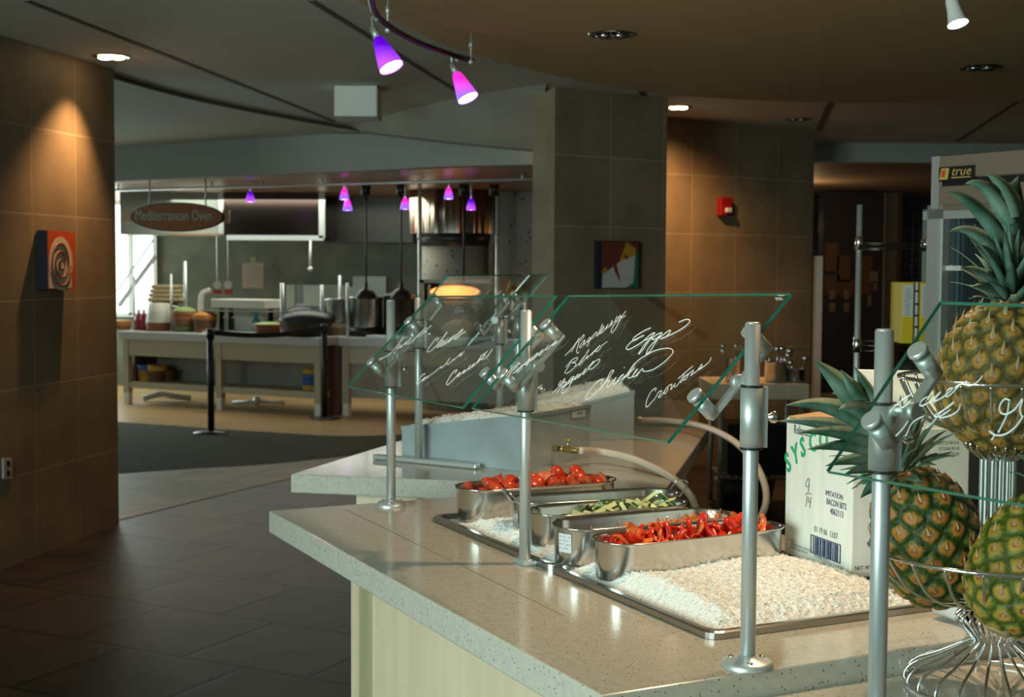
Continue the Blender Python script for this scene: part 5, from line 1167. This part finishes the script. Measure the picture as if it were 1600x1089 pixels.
# ================================================================ FAR SERVING COUNTERS AND KITCHEN
M['farslab'] = mat('pale_slab', (.50, .50, .50), .4); M['farwood'] = mat('pale_frame_wood', (.45, .41, .31), .6); M['farwoodd'] = mat('red_brown_wood', (.10, .04, .02), .6); M['farpanel'] = mat('grey_beige_panel', (.33, .30, .26), .7)
def farcounter(name, label, L, R, zt, legs, shelf, panel_in, dark_left, depth=.9, dark_right=False):
    L, R = flat(L), flat(R); d = (R - L).normalized(); w_ = V((-d.y, d.x, 0)); w_ = w_ if w_.y > 0 else -w_; N = (R - L).length
    r = thing(name, label, 'counter', (L + R) / 2, 'far serving counters'); ax = (d, w_, Z); mid = (L + R) / 2
    part('worktop', MB().box(mid + w_ * depth / 2 + Z * (zt - .045), (N + .06, depth, .09), ax), M['farslab'], r, bevel=.006)
    part('apron', MB().box(mid + w_ * .06 + Z * (zt - .185), (N - .02, .03, .19), ax), M['farwood'], r)
    for s in legs: part('leg', MB().box(L + d * (s * N) + w_ * .07 + Z * (zt - .09 + .14) / 2, (.075, .075, zt - .09 - .14), ax), M['farwood'], r); part('foot', MB().box(L + d * (s * N) + w_ * .07 + Z * .07, (.07, .07, .14), ax), M['white'], r)
    part('back_panel', MB().box(mid + w_ * panel_in + Z * (zt - .09 + .2) / 2, (N - .08, .02, zt - .09 - .2), ax), M['farpanel'], r)
    if dark_left: part('side_panel', MB().box(L + d * .10 + w_ * panel_in / 2 + w_ * .06 + Z * (zt - .09 + .2) / 2, (.03, panel_in - .14, zt - .09 - .22), ax), M['farwoodd'], r)
    if shelf: part('shelf', MB().box(mid + w_ * (panel_in / 2 + .03) + Z * .23, (N - .06, panel_in - .04, .07), ax), M['farwood'], r)
    return r, L, d, w_, N
ZF = .85
Lc, Rc = D(188, 620, 15.9), D(496, 640, 14.6)
cf, L0, dF, wF, NF = farcounter('buffet_counter', 'pale buffet counter with an open shelf of bowls below the oven sign', Lc, Rc, ZF, (.02, .51, .99), True, .5, True)
L2_, R2_ = D(533, 652, 14.7), D(850, 660, 13.9)
cg, L9, dG, wG, NG = farcounter('buffet_counter', 'pale buffet counter behind the near glass panes, nearer the oven', L2_, R2_, ZF, (.015, .99), False, .10, False, .72)
p0, p1 = D(512, 560, 15.0), D(533, 620, 15.0); single('wood_end_panel', MB().box(((p0.x + p1.x) / 2, 15.1, .38), (p1.x - p0.x, .5, .76)), M['farwoodd'], 'red-brown panel in the gap between the two far counters', 'panel', loc=((p0.x + p1.x) / 2, 15.1, 0))
def onF(s, off=.3, z=0): return L0 + dF * (s * NF) + wF * off + Z * (ZF + z)
def sF(px, off=.3):
    "fraction along the far counter seen at pixel column px"
    r = ray(px, 500); best = 0; q = L0 + wF * off; den = dF.x * r.y - dF.y * r.x; return ((r.x * q.y - r.y * q.x) / den) / NF if den else 0
def basket(px, rad, h, lab, cols, off=.3, base=None, cat='bowl', nm='woven_bowl', fill=None, grp='striped bowls of food on the far counter'):
    c = onF(sF(px, off), off, .0005) if base is None else base; r = thing(nm, lab, cat, c, grp)
    n = len(cols); lo = [rad * .72, rad]
    for i, m_ in enumerate(cols):
        z0, z1 = h * i / n, h * (i + 1) / n; ra, rb = rad * (.72 + .28 * i / n), rad * (.72 + .28 * (i + 1) / n)
        part('bowl_band', MB().lathe(c, [(ra, z0), (rb, z1), (rb * .96, z1), (ra * .96, z0)], 24), m_, r)
    part('bowl_base', MB().lathe(c, [(.001, .001), (rad * .72, .001)], 24), cols[0], r)
    if fill: part('filling', MB().ball(c + Z * (h * .92), (rad * .92, rad * .92, h * .28), 16, 8), fill, r)
    return r
cm = lambda n, c_, r_=.6: M.setdefault(n, mat(n, c_, r_))
T_, O_, Bn, Bl, Gn, Yl, Rd = cm('terracotta', (.22, .07, .02)), cm('burnt_orange', (.45, .17, .03)), cm('basket_brown', (.12, .05, .02)), cm('band_blue', (.03, .10, .35)), cm('band_green', (.09, .13, .04)), cm('band_yellow', (.5, .30, .03)), cm('salad_red', (.35, .04, .02))
Sal = cm('salad_green', (.22, .30, .10)); Egg = cm('pasta_yellow', (.55, .38, .12))
basket(288, .16, .24, 'striped bowl topped with green salad, left of the orange bowl', [Gn, Bn, T_, T_], fill=Sal)
basket(320, .15, .20, 'brown bowl with an orange rim beside the stanchion', [T_, Bn, Bn, O_], fill=O_)
basket(190, .13, .10, 'low orange basket at the left end of the far counter', [T_, O_], fill=Egg)
basket(418, .17, .12, 'red-brown bowl of green salad under the heated shelf', [Bn, T_], off=.22, fill=Sal)
basket(437, .15, .11, 'bowl of orange food between the salad bowl and the red one', [Bn, T_], off=.36, fill=O_)
basket(456, .14, .17, 'bowl of bright red food beside the glass post', [Yl, Rd], off=.22, fill=Rd)
# bowls on the lower shelf
for px, cols, lab in ((211, [T_, Bn, Yl], 'yellow-topped striped bowl at the left of the lower shelf'), (229, [Yl, O_, Bl], 'blue-topped striped bowl in the middle of the lower shelf'), (246, [Bn, Bn, Yl], 'yellow and brown striped bowl right of the blue-topped one')):
    q = L0 + dF * (sF(px, .25) * NF) + wF * .25 + Z * .266; basket(px, .125, .19, lab, cols, base=q, grp='striped bowls on the lower shelf')
q = L0 + dF * (sF(259, .3) * NF) + wF * .34 + Z * .266; basket(0, .10, .13, 'dark brown bowl at the right end of the bowl row', [Bn, Bn], base=q, grp='striped bowls on the lower shelf')
q = L0 + dF * (sF(487, .2) * NF) + wF * .2 + Z * .266
t = thing('striped_canister', 'yellow and blue striped canister at the right end of the lower shelf', 'canister', q)
for k, m_ in enumerate((Yl, Bl, Bl, Yl)): part('canister_band', MB().lathe(q + Z * (.06 * k), [(.001, .0), (.10, .0), (.10, .06), (.001, .06)], 20), m_, t)
# jug, red bottles
c = onF(sF(249, .3), .3, .0005); t = thing('serving_jug', 'cream and brown lidded jug on the left part of the far counter', 'jug', c)
part('jug_body', MB().lathe(c, [(.001, 0), (.15, 0), (.155, .10)], 24), T_, t); part('jug_neck', MB().lathe(c, [(.155, .10), (.14, .2), (.12, .32), (.001, .33)], 24), cm('jug_cream', (.55, .52, .45)), t)
part('handle', MB().tube(smooth([c + V((.13, -.02, .28)), c + V((.22, -.02, .27)), c + V((.23, -.02, .15)), c + V((.15, -.02, .05))], 5), .014, 8), cm('jug_cream', (.5, .5, .5)), t)
for k, px in enumerate((217, 225)):
    c = onF(sF(px, .3), .3, .0005); t = thing('condiment_bottle', ('left' if k == 0 else 'right') + ' of two red bottles beside the jug', 'bottle', c, 'red bottles on the far counter'); part('bottle_body', MB().lathe(c, [(.001, 0), (.045, 0), (.045, .16), (.02, .2)], 16), cm('bottle_red', (.30, .02, .04), .3), t); part('cap', MB().lathe(c, [(.022, .2), (.022, .24), (.001, .25)], 12), cm('bottle_cap', (.5, .45, .42)), t)
# bread baskets behind
c = onF(sF(262, .55), .55, .0005); t = thing('bread_stack', 'stack of pale bread slices behind the jug on a stand', 'bread', c)
for k in range(4): part('bread_slice', MB().box(c + V((0, 0, .36 + .05 * k)), (.42 - .03 * k, .25, .045)), cm('bread', (.38, .29, .15)), t, bevel=.015)
part('stand', MB().box(c + V((0, 0, .16)), (.2, .2, .32)).box(c + V((0, 0, .327)), (.4, .25, .012)), M['farwoodd'], t)
# heated shelf unit
x0, x1 = sF(345, .5), sF(427, .5); c = (onF(x0, .5) + onF(x1, .5)) / 2; wd2 = (x1 - x0) * NF; t = thing('heated_shelf', 'pale heated display shelf over trays on the far counter', 'food warmer', c)
zs = D(380, 477, c.y).z; ax = (dF, wF, Z)
part('shelf_hood', MB().box(flat(c, zs + .02), (wd2, .35, .10), ax), M['offw'], t, bevel=.01)
part('glass_shelf', MB().box(flat(c, zs - .06), (wd2 + .14, .5, .012), ax), cm('dull_glass', (.25, .26, .22), .2), t)
for s_ in (-.48, -.30, .45): part('leg', MB().box(flat(c + dF * wd2 * s_, (zs + ZF) / 2), (.035, .05, zs - ZF - .001), ax), M['darkst'], t)
part('warm_tray', MB().box(flat(c - wF * .1, ZF + .012), (wd2 * 1.15, .4, .022), ax), M['white'], t)
M['lit'] = mat('lit_worktop_reflection', (.8, .8, .72), .25)  # pale colour stands in for light reflected off the worktop
part('painted_reflection', MB().box(flat(c + wF * .12 - dF * .1, ZF + .17), (wd2 * 1.1, .25, .02), ax).box(flat(c + wF * .14, ZF + .085), (wd2 * .9, .2, .14), ax), M['lit'], t, 'pale blocks painted as the lit worktop reflection under the shelf')
c = onF(sF(400, .35), .35, .0005); single('spray_bottle', MB().lathe(c, [(.001, 0), (.05, 0), (.05, .14), (.02, .19), (.02, .22)], 14).box(c + Z * .24, (.13, .03, .04)), cm('bottle_blue', (.10, .25, .35), .3), 'small blue bottle with a white spray head under the warmer', 'bottle', loc=c)
# white arc chair/back glass at 315
c = onF(sF(314, .8), .8, .0005); single('curved_glass_guard', MB().tube(smooth([c, c + Z * .25, c + V((.02, 0, .42)), c + V((.12, 0, .47))], 6), .035, 8), M['offw'], 'pale curved guard tube left of the heated shelf', 'guard', loc=c)
# dark lidded roasters
for k, (px, w_, off, lab) in enumerate(((478, .30, .25, 'large black oval roaster lid on the right end of the far counter'), (470, .2, .6, 'small dark lidded pot behind the black roaster'))):
    c = onF(sF(px, off), off, .0005); t = thing('roaster', lab, 'roaster', c, 'dark roasters'); part('lid', MB().ball(c + Z * (.17 if k == 0 else .2), (w_, w_ * .7, .12), 24, 10), M['black'], t); part('pot_body', MB().lathe(c, [(.001, 0), (w_ * .8, 0), (w_ * .95, .17 if k == 0 else .2)], 24), cm('dark_green_pot', (.03, .04, .03), .4), t); part('lid_handle', MB().box(c + Z * (.30 if k == 0 else .33), (.1, .04, .02)), M['alum'], t)
# thin posts on the far counter
def farpole(px, y1, lab, off=.3, r_=.02, m_='alum', base=None):
    c = onF(sF(px, off), off, .0005) if base is None else base; z1 = D(px, y1, c.y).z
    t = thing('counter_pole', lab, 'pole', c, 'thin poles on the far counters'); part('pole', MB().cyl(c, (c.x, c.y, z1), r_, n=12), M[m_], t); part('foot', MB().cyl(c, c + Z * .012, r_ * 2, n=14), M[m_], t)
farpole(290, 408, 'tall pale pole behind the green salad bowl'); farpole(268, 428, 'thin pole between the jug and the salad bowl', .3, .012); farpole(210, 432, 'short pole at the window end of the far counter', .3, .014); farpole(441, 442, 'pale pole beside the red food bowl', .15, .022); farpole(503, 445, 'pole at the stanchion end of the far counter', .4, .018)
# stock pots and burners on the second far counter
def onG(px, off, z=0):
    r = ray(px, 500); q = L9 + wG * off; den = dG.x * r.y - dG.y * r.x; s = (r.x * q.y - r.y * q.x) / den; p = q + dG * s; return V((p.x, p.y, ZF + z))
farpole(539, 442, 'thin pole in front of the stock pots', base=onG(543, .08, .0005), r_=.016); farpole(516, 430, 'pole left of the small stock pot', base=onG(531, .5, .0005), r_=.014)
for k, (px, y0, y1, w_, off, lab) in enumerate(((528, 505, 468, .15, .5, 'smaller steel stock pot at the left end of the second far counter'), (572, 512, 465, .195, .4, 'large shiny steel stock pot under the left black heat lamp'), (624, 512, 462, .17, .45, 'dark stock pot under the right black heat lamp'))):
    c = onG(px, off, .0005); z0 = max(ZF + .09, D(px, y0, c.y).z); z1 = D(px, y1, c.y).z; c.z = z0 
    t = thing('stock_pot', lab, 'pot', c, 'stock pots on the far counter'); part('pot_body', MB().lathe(c, [(.001, 0), (w_ * .97, 0), (w_, .02), (w_, z1 - z0), (w_ * 1.03, z1 - z0 + .01), (w_ * .96, z1 - z0)], 32), M['steel'] if k < 2 else M['darkst'], t)
    part('lid', MB().lathe(c + Z * (z1 - z0 + .01), [(w_ * 1.0, 0), (w_ * .6, .02), (.001, .028)], 28), M['steel'], t)
    b0 = V((c.x, c.y, ZF + .0005)); s2 = thing('burner', 'brown warming base under ' + ('the smaller stock pot', 'the large stock pot', 'the dark stock pot')[k], 'burner', b0, 'warming bases under the pots'); part('burner_base', MB().lathe(b0, [(.001, 0), (w_ * 1.05, 0), (w_ * 1.05, z0 - ZF - .002), (.001, z0 - ZF - .002)], 24), [cm('warm_base_tan', (.30, .20, .12)), M['black'], M['black']][k], s2)
for px, lab, w_ in ((590, 'steel tray at the foot of the large stock pot', .5), (745, 'long steel tray near the oven end of the far counter', .9)):
    c = onG(px + 20, .1, .0005); single('steel_tray', MB().box(c + Z * .015, (w_, .16, .03), (dG, wG, Z)), M['alum'], lab, 'tray', loc=c, bevel=.005)
c = onG(720, .45, .0005); single('dough_bowl', MB().lathe(c, [(.001, 0), (.12, 0), (.24, .12), (.23, .12), (.001, .03)], 28).ball(c + Z * .11, (.2, .2, .09), 18, 8), cm('dough', (.45, .36, .22)), 'wide bowl of pale dough in front of the oven', 'bowl', loc=c)
c = onG(812, .5, .0005); t = thing('flower_pot', 'orange flowers in a steel pot right of the oven', 'flowers', c)
zf = D(812, 462, c.y).z; part('pot_body', MB().lathe(c, [(.001, 0), (.08, 0), (.10, zf - ZF - .02), (.09, zf - ZF - .02)], 20), M['steel'], t)
random.seed(8); mb = MB()
for k in range(14): mb.ball(V((c.x, c.y, zf)) + V((random.uniform(-.11, .11), random.uniform(-.08, .08), random.uniform(-.02, .12))), random.uniform(.03, .05), 8, 6)
part('flowers', mb, cm('marigold', (.55, .24, .01)), t)
# pipes and castors under the far counters
t = thing('floor_pipes', 'silver valve and dark pipes lying on the floor under the far counter', 'pipes', D(400, 632, 15.4)); c = G(395, 634); c.z = .03
part('pipe', MB().tube([c + V((-.25, .1, 0)), c + V((.1, 0, .02)), c + V((.35, .1, 0))], .02, 8).ball(c + V((.05, 0, .03)), .05, 10, 6), M['alum'], t)
c = G(250, 628); c.z = .04; single('floor_bundle', MB().tube(smooth([c + V((-.2, 0, 0)), c + V((0, .05, .05)), c + V((.15, 0, .03)), c + V((.35, .06, 0))], 5), .035, 8), M['offw'], 'pale bundled hose on the floor under the bowl shelf', 'hose', loc=c)
# ---------------------------------------------------------------- oven, hoods, lamps
def px_box(mb, x0, y0, x1, y1, Y, depth):
    a_, b_ = D(x0, y1, Y), D(x1, y0, Y); return mb.box(((a_.x + b_.x) / 2, Y + depth / 2, (a_.z + b_.z) / 2), (b_.x - a_.x, depth, b_.z - a_.z))
M['hood'] = mat('dark_hood_steel', (.10, .07, .06), .14, 1)
t = thing('exhaust_hood', 'dark rectangular exhaust hood right of the oven sign', 'exhaust hood', D(425, 370, 16.0))
part('hood_body', px_box(MB(), 351, 283, 499, 368, 16.0, 1.0), M['hood'], t)
part('hood_lip', px_box(MB(), 354, 368, 505, 375, 15.95, .10), M['alum'], t)
part('side_trim', px_box(px_box(MB(), 498, 288, 507, 372, 15.95, .06), 500, 288, 590, 296, 15.96, .05), M['alum2'], t)
part('side_panel', px_box(MB(), 188, 280, 340, 366, 16.2, .6), mat('grey_green_panel', (.26, .28, .24), .5), t)
part('side_edge', px_box(px_box(MB(), 341, 280, 345, 366, 16.15, .05), 345, 280, 349, 366, 16.1, .05), M['alum2'], t)
part('copper_lip', px_box(MB(), 262, 365, 345, 368, 16.15, .06), M['copper_soffit'], t)
t = thing('exhaust_hood', 'second dark exhaust hood, set back behind the black lamp canisters', 'exhaust hood', D(575, 370, 17.0))
part('hood_body', px_box(MB(), 507, 290, 645, 378, 17.0, .9), mat('very_dark_hood', (.035, .03, .025), .3, .6), t)
c = D(709, 366, 15.6); rC = (D(780, 330, 15.1).x - D(637, 330, 15.1).x) / 2; zt0, zt1 = D(709, 364, 15.1).z, 2.46
t = thing('oven_hood', 'round polished copper and steel hood over the stone oven', 'exhaust hood', (c.x, c.y, zt0))
mc = mat('polished_hood', (.50, .40, .32), .34, 1)
nz = nd(mc, 'ShaderNodeTexNoise'); nz.inputs['Scale'].default_value = 9; lk(mc, coords(mc, (1, 1, .03)), nz.inputs['Vector'])
bpn = nd(mc, 'ShaderNodeBump'); bpn.inputs['Strength'].default_value = .9; bpn.inputs['Distance'].default_value = .08; lk(mc, nz.outputs[0], bpn.inputs['Height']); lk(mc, bpn.outputs[0], bsdf(mc).inputs['Normal'])
lk(mc, ramp(mc, nz.outputs[0], [(.35, (.08, .06, .05)), (.5, (.36, .33, .28)), (.62, (.42, .15, .08))]), bsdf(mc).inputs['Base Color'])
part('hood_drum', MB().lathe((c.x, c.y, 0), [(rC, zt0), (rC, zt1), (rC * .98, zt1), (rC * .98, zt0)], 48), mc, t)
zk0 = D(709, 383, 15.1).z
part('black_skirt', MB().lathe((c.x, c.y, 0), [(.001, zk0), (rC * .80, zk0), (rC * .84, zt0 + .01), (.001, zt0 + .01)], 40), M['black'], t)
t = thing('stone_oven', 'pale mosaic-faced round oven with a glowing mouth under the copper hood', 'oven', (c.x, c.y, 0))
ro_ = rC * .78; zm1, zm0 = D(709, 442, 15.1).z, D(709, 466, 15.1).z
part('oven_body', MB().lathe((c.x, c.y, 0), [(.001, .001), (ro_, .001), (ro_, zm0 - .05)], 40).lathe((c.x, c.y, 0), [(ro_, zm1), (ro_, zk0 - .002), (.001, zk0 - .002)], 40), M['pebble'], t)
part('oven_floor', MB().lathe((c.x, c.y, 0), [(ro_, zm0 - .05), (.001, zm0 - .05)], 30), M['pebble'], t)
part('oven_back', MB().lathe((c.x, c.y, 0), [(ro_ * .98, zm0 - .05), (ro_ * .98, zm1)], 60, (0, 0, 1), 0, True, .5), M['black'], t)
M['fire'] = mat('oven_glow', (1, .35, .08), .6, emit=(1, .30, .07), estr=2.2)
part('oven_glow', MB().ball((c.x + .02, c.y - .1, (zm0 + zm1) / 2 - .02), (ro_ * .72, .06, (zm1 - zm0) * .42), 24, 12), M['fire'], t, 'orange fire glow in the oven mouth')
part('mouth_frame', px_box(px_box(px_box(MB(), 655, 437, 765, 442, 14.75, .05), 655, 437, 662, 500, 14.75, .05), 668, 445, 672, 500, 14.76, .04), M['offw'], t)
lamp('POINT', 'oven_fire', (c.x, c.y - .35, (zm0 + zm1) / 2), (0, 0, 0), 4, (1, .4, .12), .1)
for px, lab in ((656, 'left steel pole beside the round oven'), (777, 'right steel pole beside the round oven')):
    c = V((D(px, 400, 14.8).x, 14.8, 0)); t = thing('oven_pole', lab, 'pole', c, 'poles beside the oven'); part('pole', MB().cyl(c, (c.x, c.y, 2.455), .022, n=12), M['alum'], t)
    part('collar', MB().cyl((c.x, c.y, 1.9), (c.x, c.y, 1.95), .03, n=12), M['alum2'], t)
# light panels / steel on the back wall
t = thing('wall_steel_panel', 'pale steel splash panels low on the kitchen back wall', 'wall panel', D(560, 480, 18.2))
part('panel', px_box(px_box(px_box(MB(), 455, 445, 540, 520, 18.25, .04), 551, 432, 603, 480, 18.2, .04), 500, 448, 551, 510, 18.22, .04), mat('pale_steel_panel', (.36, .40, .36), .35, .3), t)
part('bright_strip', px_box(px_box(MB(), 447, 445, 460, 490, 18.18, .03), 474, 446, 500, 478, 18.18, .03), mat('pale_green_sheet', (.55, .62, .55), .4), t)
p = D(395, 430, 17.9); t = thing('wall_notice', 'pinkish paper notice hanging in front of the kitchen wall', 'notice', p)
part('sheet', px_box(MB(), 379, 411, 411, 450, 17.9, .01), mat('pink_paper', (.52, .42, .36), .7), t); part('tape', px_box(MB(), 391, 402, 399, 412, 17.9, .008), mat('tape', (.35, .38, .25), .6), t)
mb = MB()
for k in range(6): px_box(mb, 383, 417 + 5 * k, 406, 418 + 5 * k, 17.895, .003)
part('printed_lines', mb, mat('faint_print', (.36, .30, .26), .7), t)
for px, lab in ((340, 'left cord reel hanging from the ceiling by the notice'), (357, 'right cord reel hanging from the ceiling by the notice')):
    c = D(px, 445, 16.9); t = thing('cord_reel', lab, 'cord reel', (c.x, c.y, 2.46), 'hanging cord reels')
    part('cord', MB().cyl(c, (c.x, c.y, 2.46), .012, n=8), M['alum2'], t); part('reel', MB().cyl(c + V((0, -.03, 0)), c + V((0, .03, 0)), .05, n=20), M['offw'], t); part('red_plug', MB().box(c + V((0, 0, -.085)), (.09, .05, .05)), cm('plug_red', (.30, .02, .02)), t)
c = D(485, 400, 15.96); t = thing('hood_pipe', 'short pale pipe hanging below the end of the first exhaust hood', 'pipe', c); part('pipe', MB().cyl(D(485, 375, 15.96), D(485, 420, 15.96), .014, n=10).ball(D(485, 420, 15.96), .03, 10, 6), M['alum2'], t)
# oven sign
c = D(277, 339, 13.6); e0 = (D(350, 339, 13.6) - D(204, 339, 13.6)).length / 2; eh = (D(277, 316, 13.6).z - D(277, 362, 13.6).z) / 2
t = thing('oven_sign', 'oval copper sign reading Mediterranean Oven, hanging over the far counter', 'sign', c)
def ell(r0, r1, Y, n=48): return [V((c.x + r0 * math.cos(2 * math.pi * i / n), Y, c.z + r1 * math.sin(2 * math.pi * i / n))) for i in range(n)]
part('sign_edge', MB().slab(ell(e0, eh, c.y), V((0, 1, 0)), .05), M['black'], t)
part('sign_face', MB().slab(ell(e0 * .965, eh * .92, c.y - .012), V((0, 1, 0)), .012), mat('copper_face', (.40, .15, .07), .6), t)
mb = MB(); text_into(mb, 'Mediterranean Oven', .150, (c.x - e0 * .90, c.y - .014, c.z - .035), (1, 0, 0), (0, 0, 1), .002, 'LEFT', .60)
part('sign_lettering', mb, mat('verdigris_letter', (.55, .66, .58), .6), t)
part('hanging_bracket', px_box(px_box(MB(), 191, 332, 206, 347, 13.62, .04), 348, 328, 358, 348, 13.62, .04), M['copper_soffit'], t)
part('hanging_rod', MB().cyl((c.x - e0 * .6, c.y + .025, c.z + eh * .7), (c.x - e0 * .6, c.y + .025, 2.46), .008, n=8).cyl((c.x + e0 * .6, c.y + .025, c.z + eh * .7), (c.x + e0 * .6, c.y + .025, 2.46), .008, n=8), M['alum2'], t)
# track rail with small coloured spots in the kitchen
ra, rb_ = D(150, 290, 14.9), D(832, 278, 12.6); rb_.z = ra.z = 2.41; t = thing('kitchen_track_rail', 'long pale lighting rail running under the kitchen soffit', 'track light rail', ra)
part('rail', MB().tube([ra, rb_], .014, 8), M['alum'], t)
mb = MB()
for s_ in (.06, .30, .42, .56, .78, .98): p = ra + (rb_ - ra) * s_; mb.cyl(p, p + Z * .05, .010, n=8)
part('hangers', mb, M['alum'], t)
for k, (px, py, lab, m_) in enumerate(((391, 307, 'small violet pendant spotlight in front of the first exhaust hood', 'violet'), (538, 303, 'upper of the paired small pink spotlights by the second hood', 'pinkv'), (543, 320, 'lower of the paired small pink spotlights by the second hood', 'pinkv'), (633, 318, 'small pink and violet spotlight left of the copper hood', 'pinkv'), (701, 302, 'small pink spotlight in front of the copper hood', 'pinkv'), (736, 319, 'small violet spotlight at the right of the copper hood', 'violet'))):
    Y = 14.1 if px < 500 else 13.4; c = D(px, py, Y); t = thing('pendant_spotlight', lab, 'spotlight', c, 'small coloured spotlights in the kitchen')
    part('shade', MB().lathe(c + Z * .055, [(.014, 0), (.03, -.03), (.042, -.08), (.046, -.11)], 18), M[m_], t); part('lamp_face', MB().lathe(c + Z * .055, [(.044, -.107), (.001, -.102)], 16), M['glow'], t)
    part('stem', MB().cyl(c + Z * .05, V((c.x, c.y, 2.46)), .006, n=8), M['alum2'], t)
# black heat lamps and their ceiling canisters
for k, (px, yd, lab) in enumerate(((572, 458, 'left black dome heat lamp over the large stock pot'), (627, 456, 'right black dome heat lamp over the dark stock pot'), (725, None, 'black lamp canister with a bare rod in front of the copper hood'), (772, None, 'rightmost black lamp canister, beside the pebble wall'))):
    c = D(px, 296, 14.3); c2 = V((c.x, c.y, 0)); t = thing('heat_lamp', lab, 'heat lamp', (c.x, c.y, 2.46), 'black heat lamps hanging from the kitchen ceiling')
    zc0, zc1 = D(px, 306, 14.3).z, D(px, 287, 14.3).z
    part('canister', MB().cyl((c.x, c.y, zc0), (c.x, c.y, zc1), .052, n=20).cyl((c.x, c.y, zc1), (c.x, c.y, 2.458), .02, n=10), M['black'], t)
    ze = D(px, (yd or 440), 14.3).z; part('rod', MB().cyl((c.x, c.y, zc0), (c.x, c.y, ze), .010 if yd else .012, n=8), M['black'], t)
    if yd: part('dome_shade', MB().lathe((c.x, c.y, D(px, 467, 14.3).z), [(.117, 0), (.112, .03), (.085, .075), (.045, .105), (.02, .12), (.018, .17), (.001, .17)], 28), M['black'], t); part('reflector', MB().lathe((c.x, c.y, D(px, 467, 14.3).z), [(.115, .001), (.07, .05), (.001, .07)], 24), M['reflector'], t)
# ================================================================ QUEUE BARRIER
sA, sB = G(330, 677), G(507, 655); sB.y -= 0
def stanchion(p, ztop, lab):
    t = thing('stanchion', lab, 'queue post', p, 'black queue barrier posts')
    part('base', MB().lathe(p, [(.001, 0), (.17, 0), (.17, .012), (.06, .03), (.03, .035)], 32), M['black'], t); part('pole', MB().cyl(p + Z * .03, V((p.x, p.y, ztop)), .032, n=20), M['black'], t); part('belt_head', MB().cyl((p.x, p.y, ztop - .09), (p.x, p.y, ztop + .01), .038, n=20), M['black'], t); return t
zA, zB = D(330, 515, sA.y).z, D(507, 508, sB.y).z
stanchion(sA, zA, 'black queue barrier post on the dark carpet, left end of the belt'); stanchion(sB, zB, 'black queue barrier post at the corner of the far counter, right end of the belt')
mb = MB(); pa_, pb_ = V((sA.x, sA.y, zA - .03)), V((sB.x, sB.y, zB - .03)); dbl = (pb_ - pa_).normalized()
pts = [pa_ + dbl * .04 + (pb_ - pa_ - dbl * .08) * k / 12 - Z * (.05 * math.sin(math.pi * k / 12)) for k in range(13)]
for k in range(12): mb.slab([pts[k] - Z * .025, pts[k + 1] - Z * .025, pts[k + 1] + Z * .025, pts[k] + Z * .025], dbl.cross(Z).normalized(), .003)
single('barrier_belt', mb, M['black'], 'black retractable belt stretched between the two queue posts', 'barrier belt', loc=pts[0])
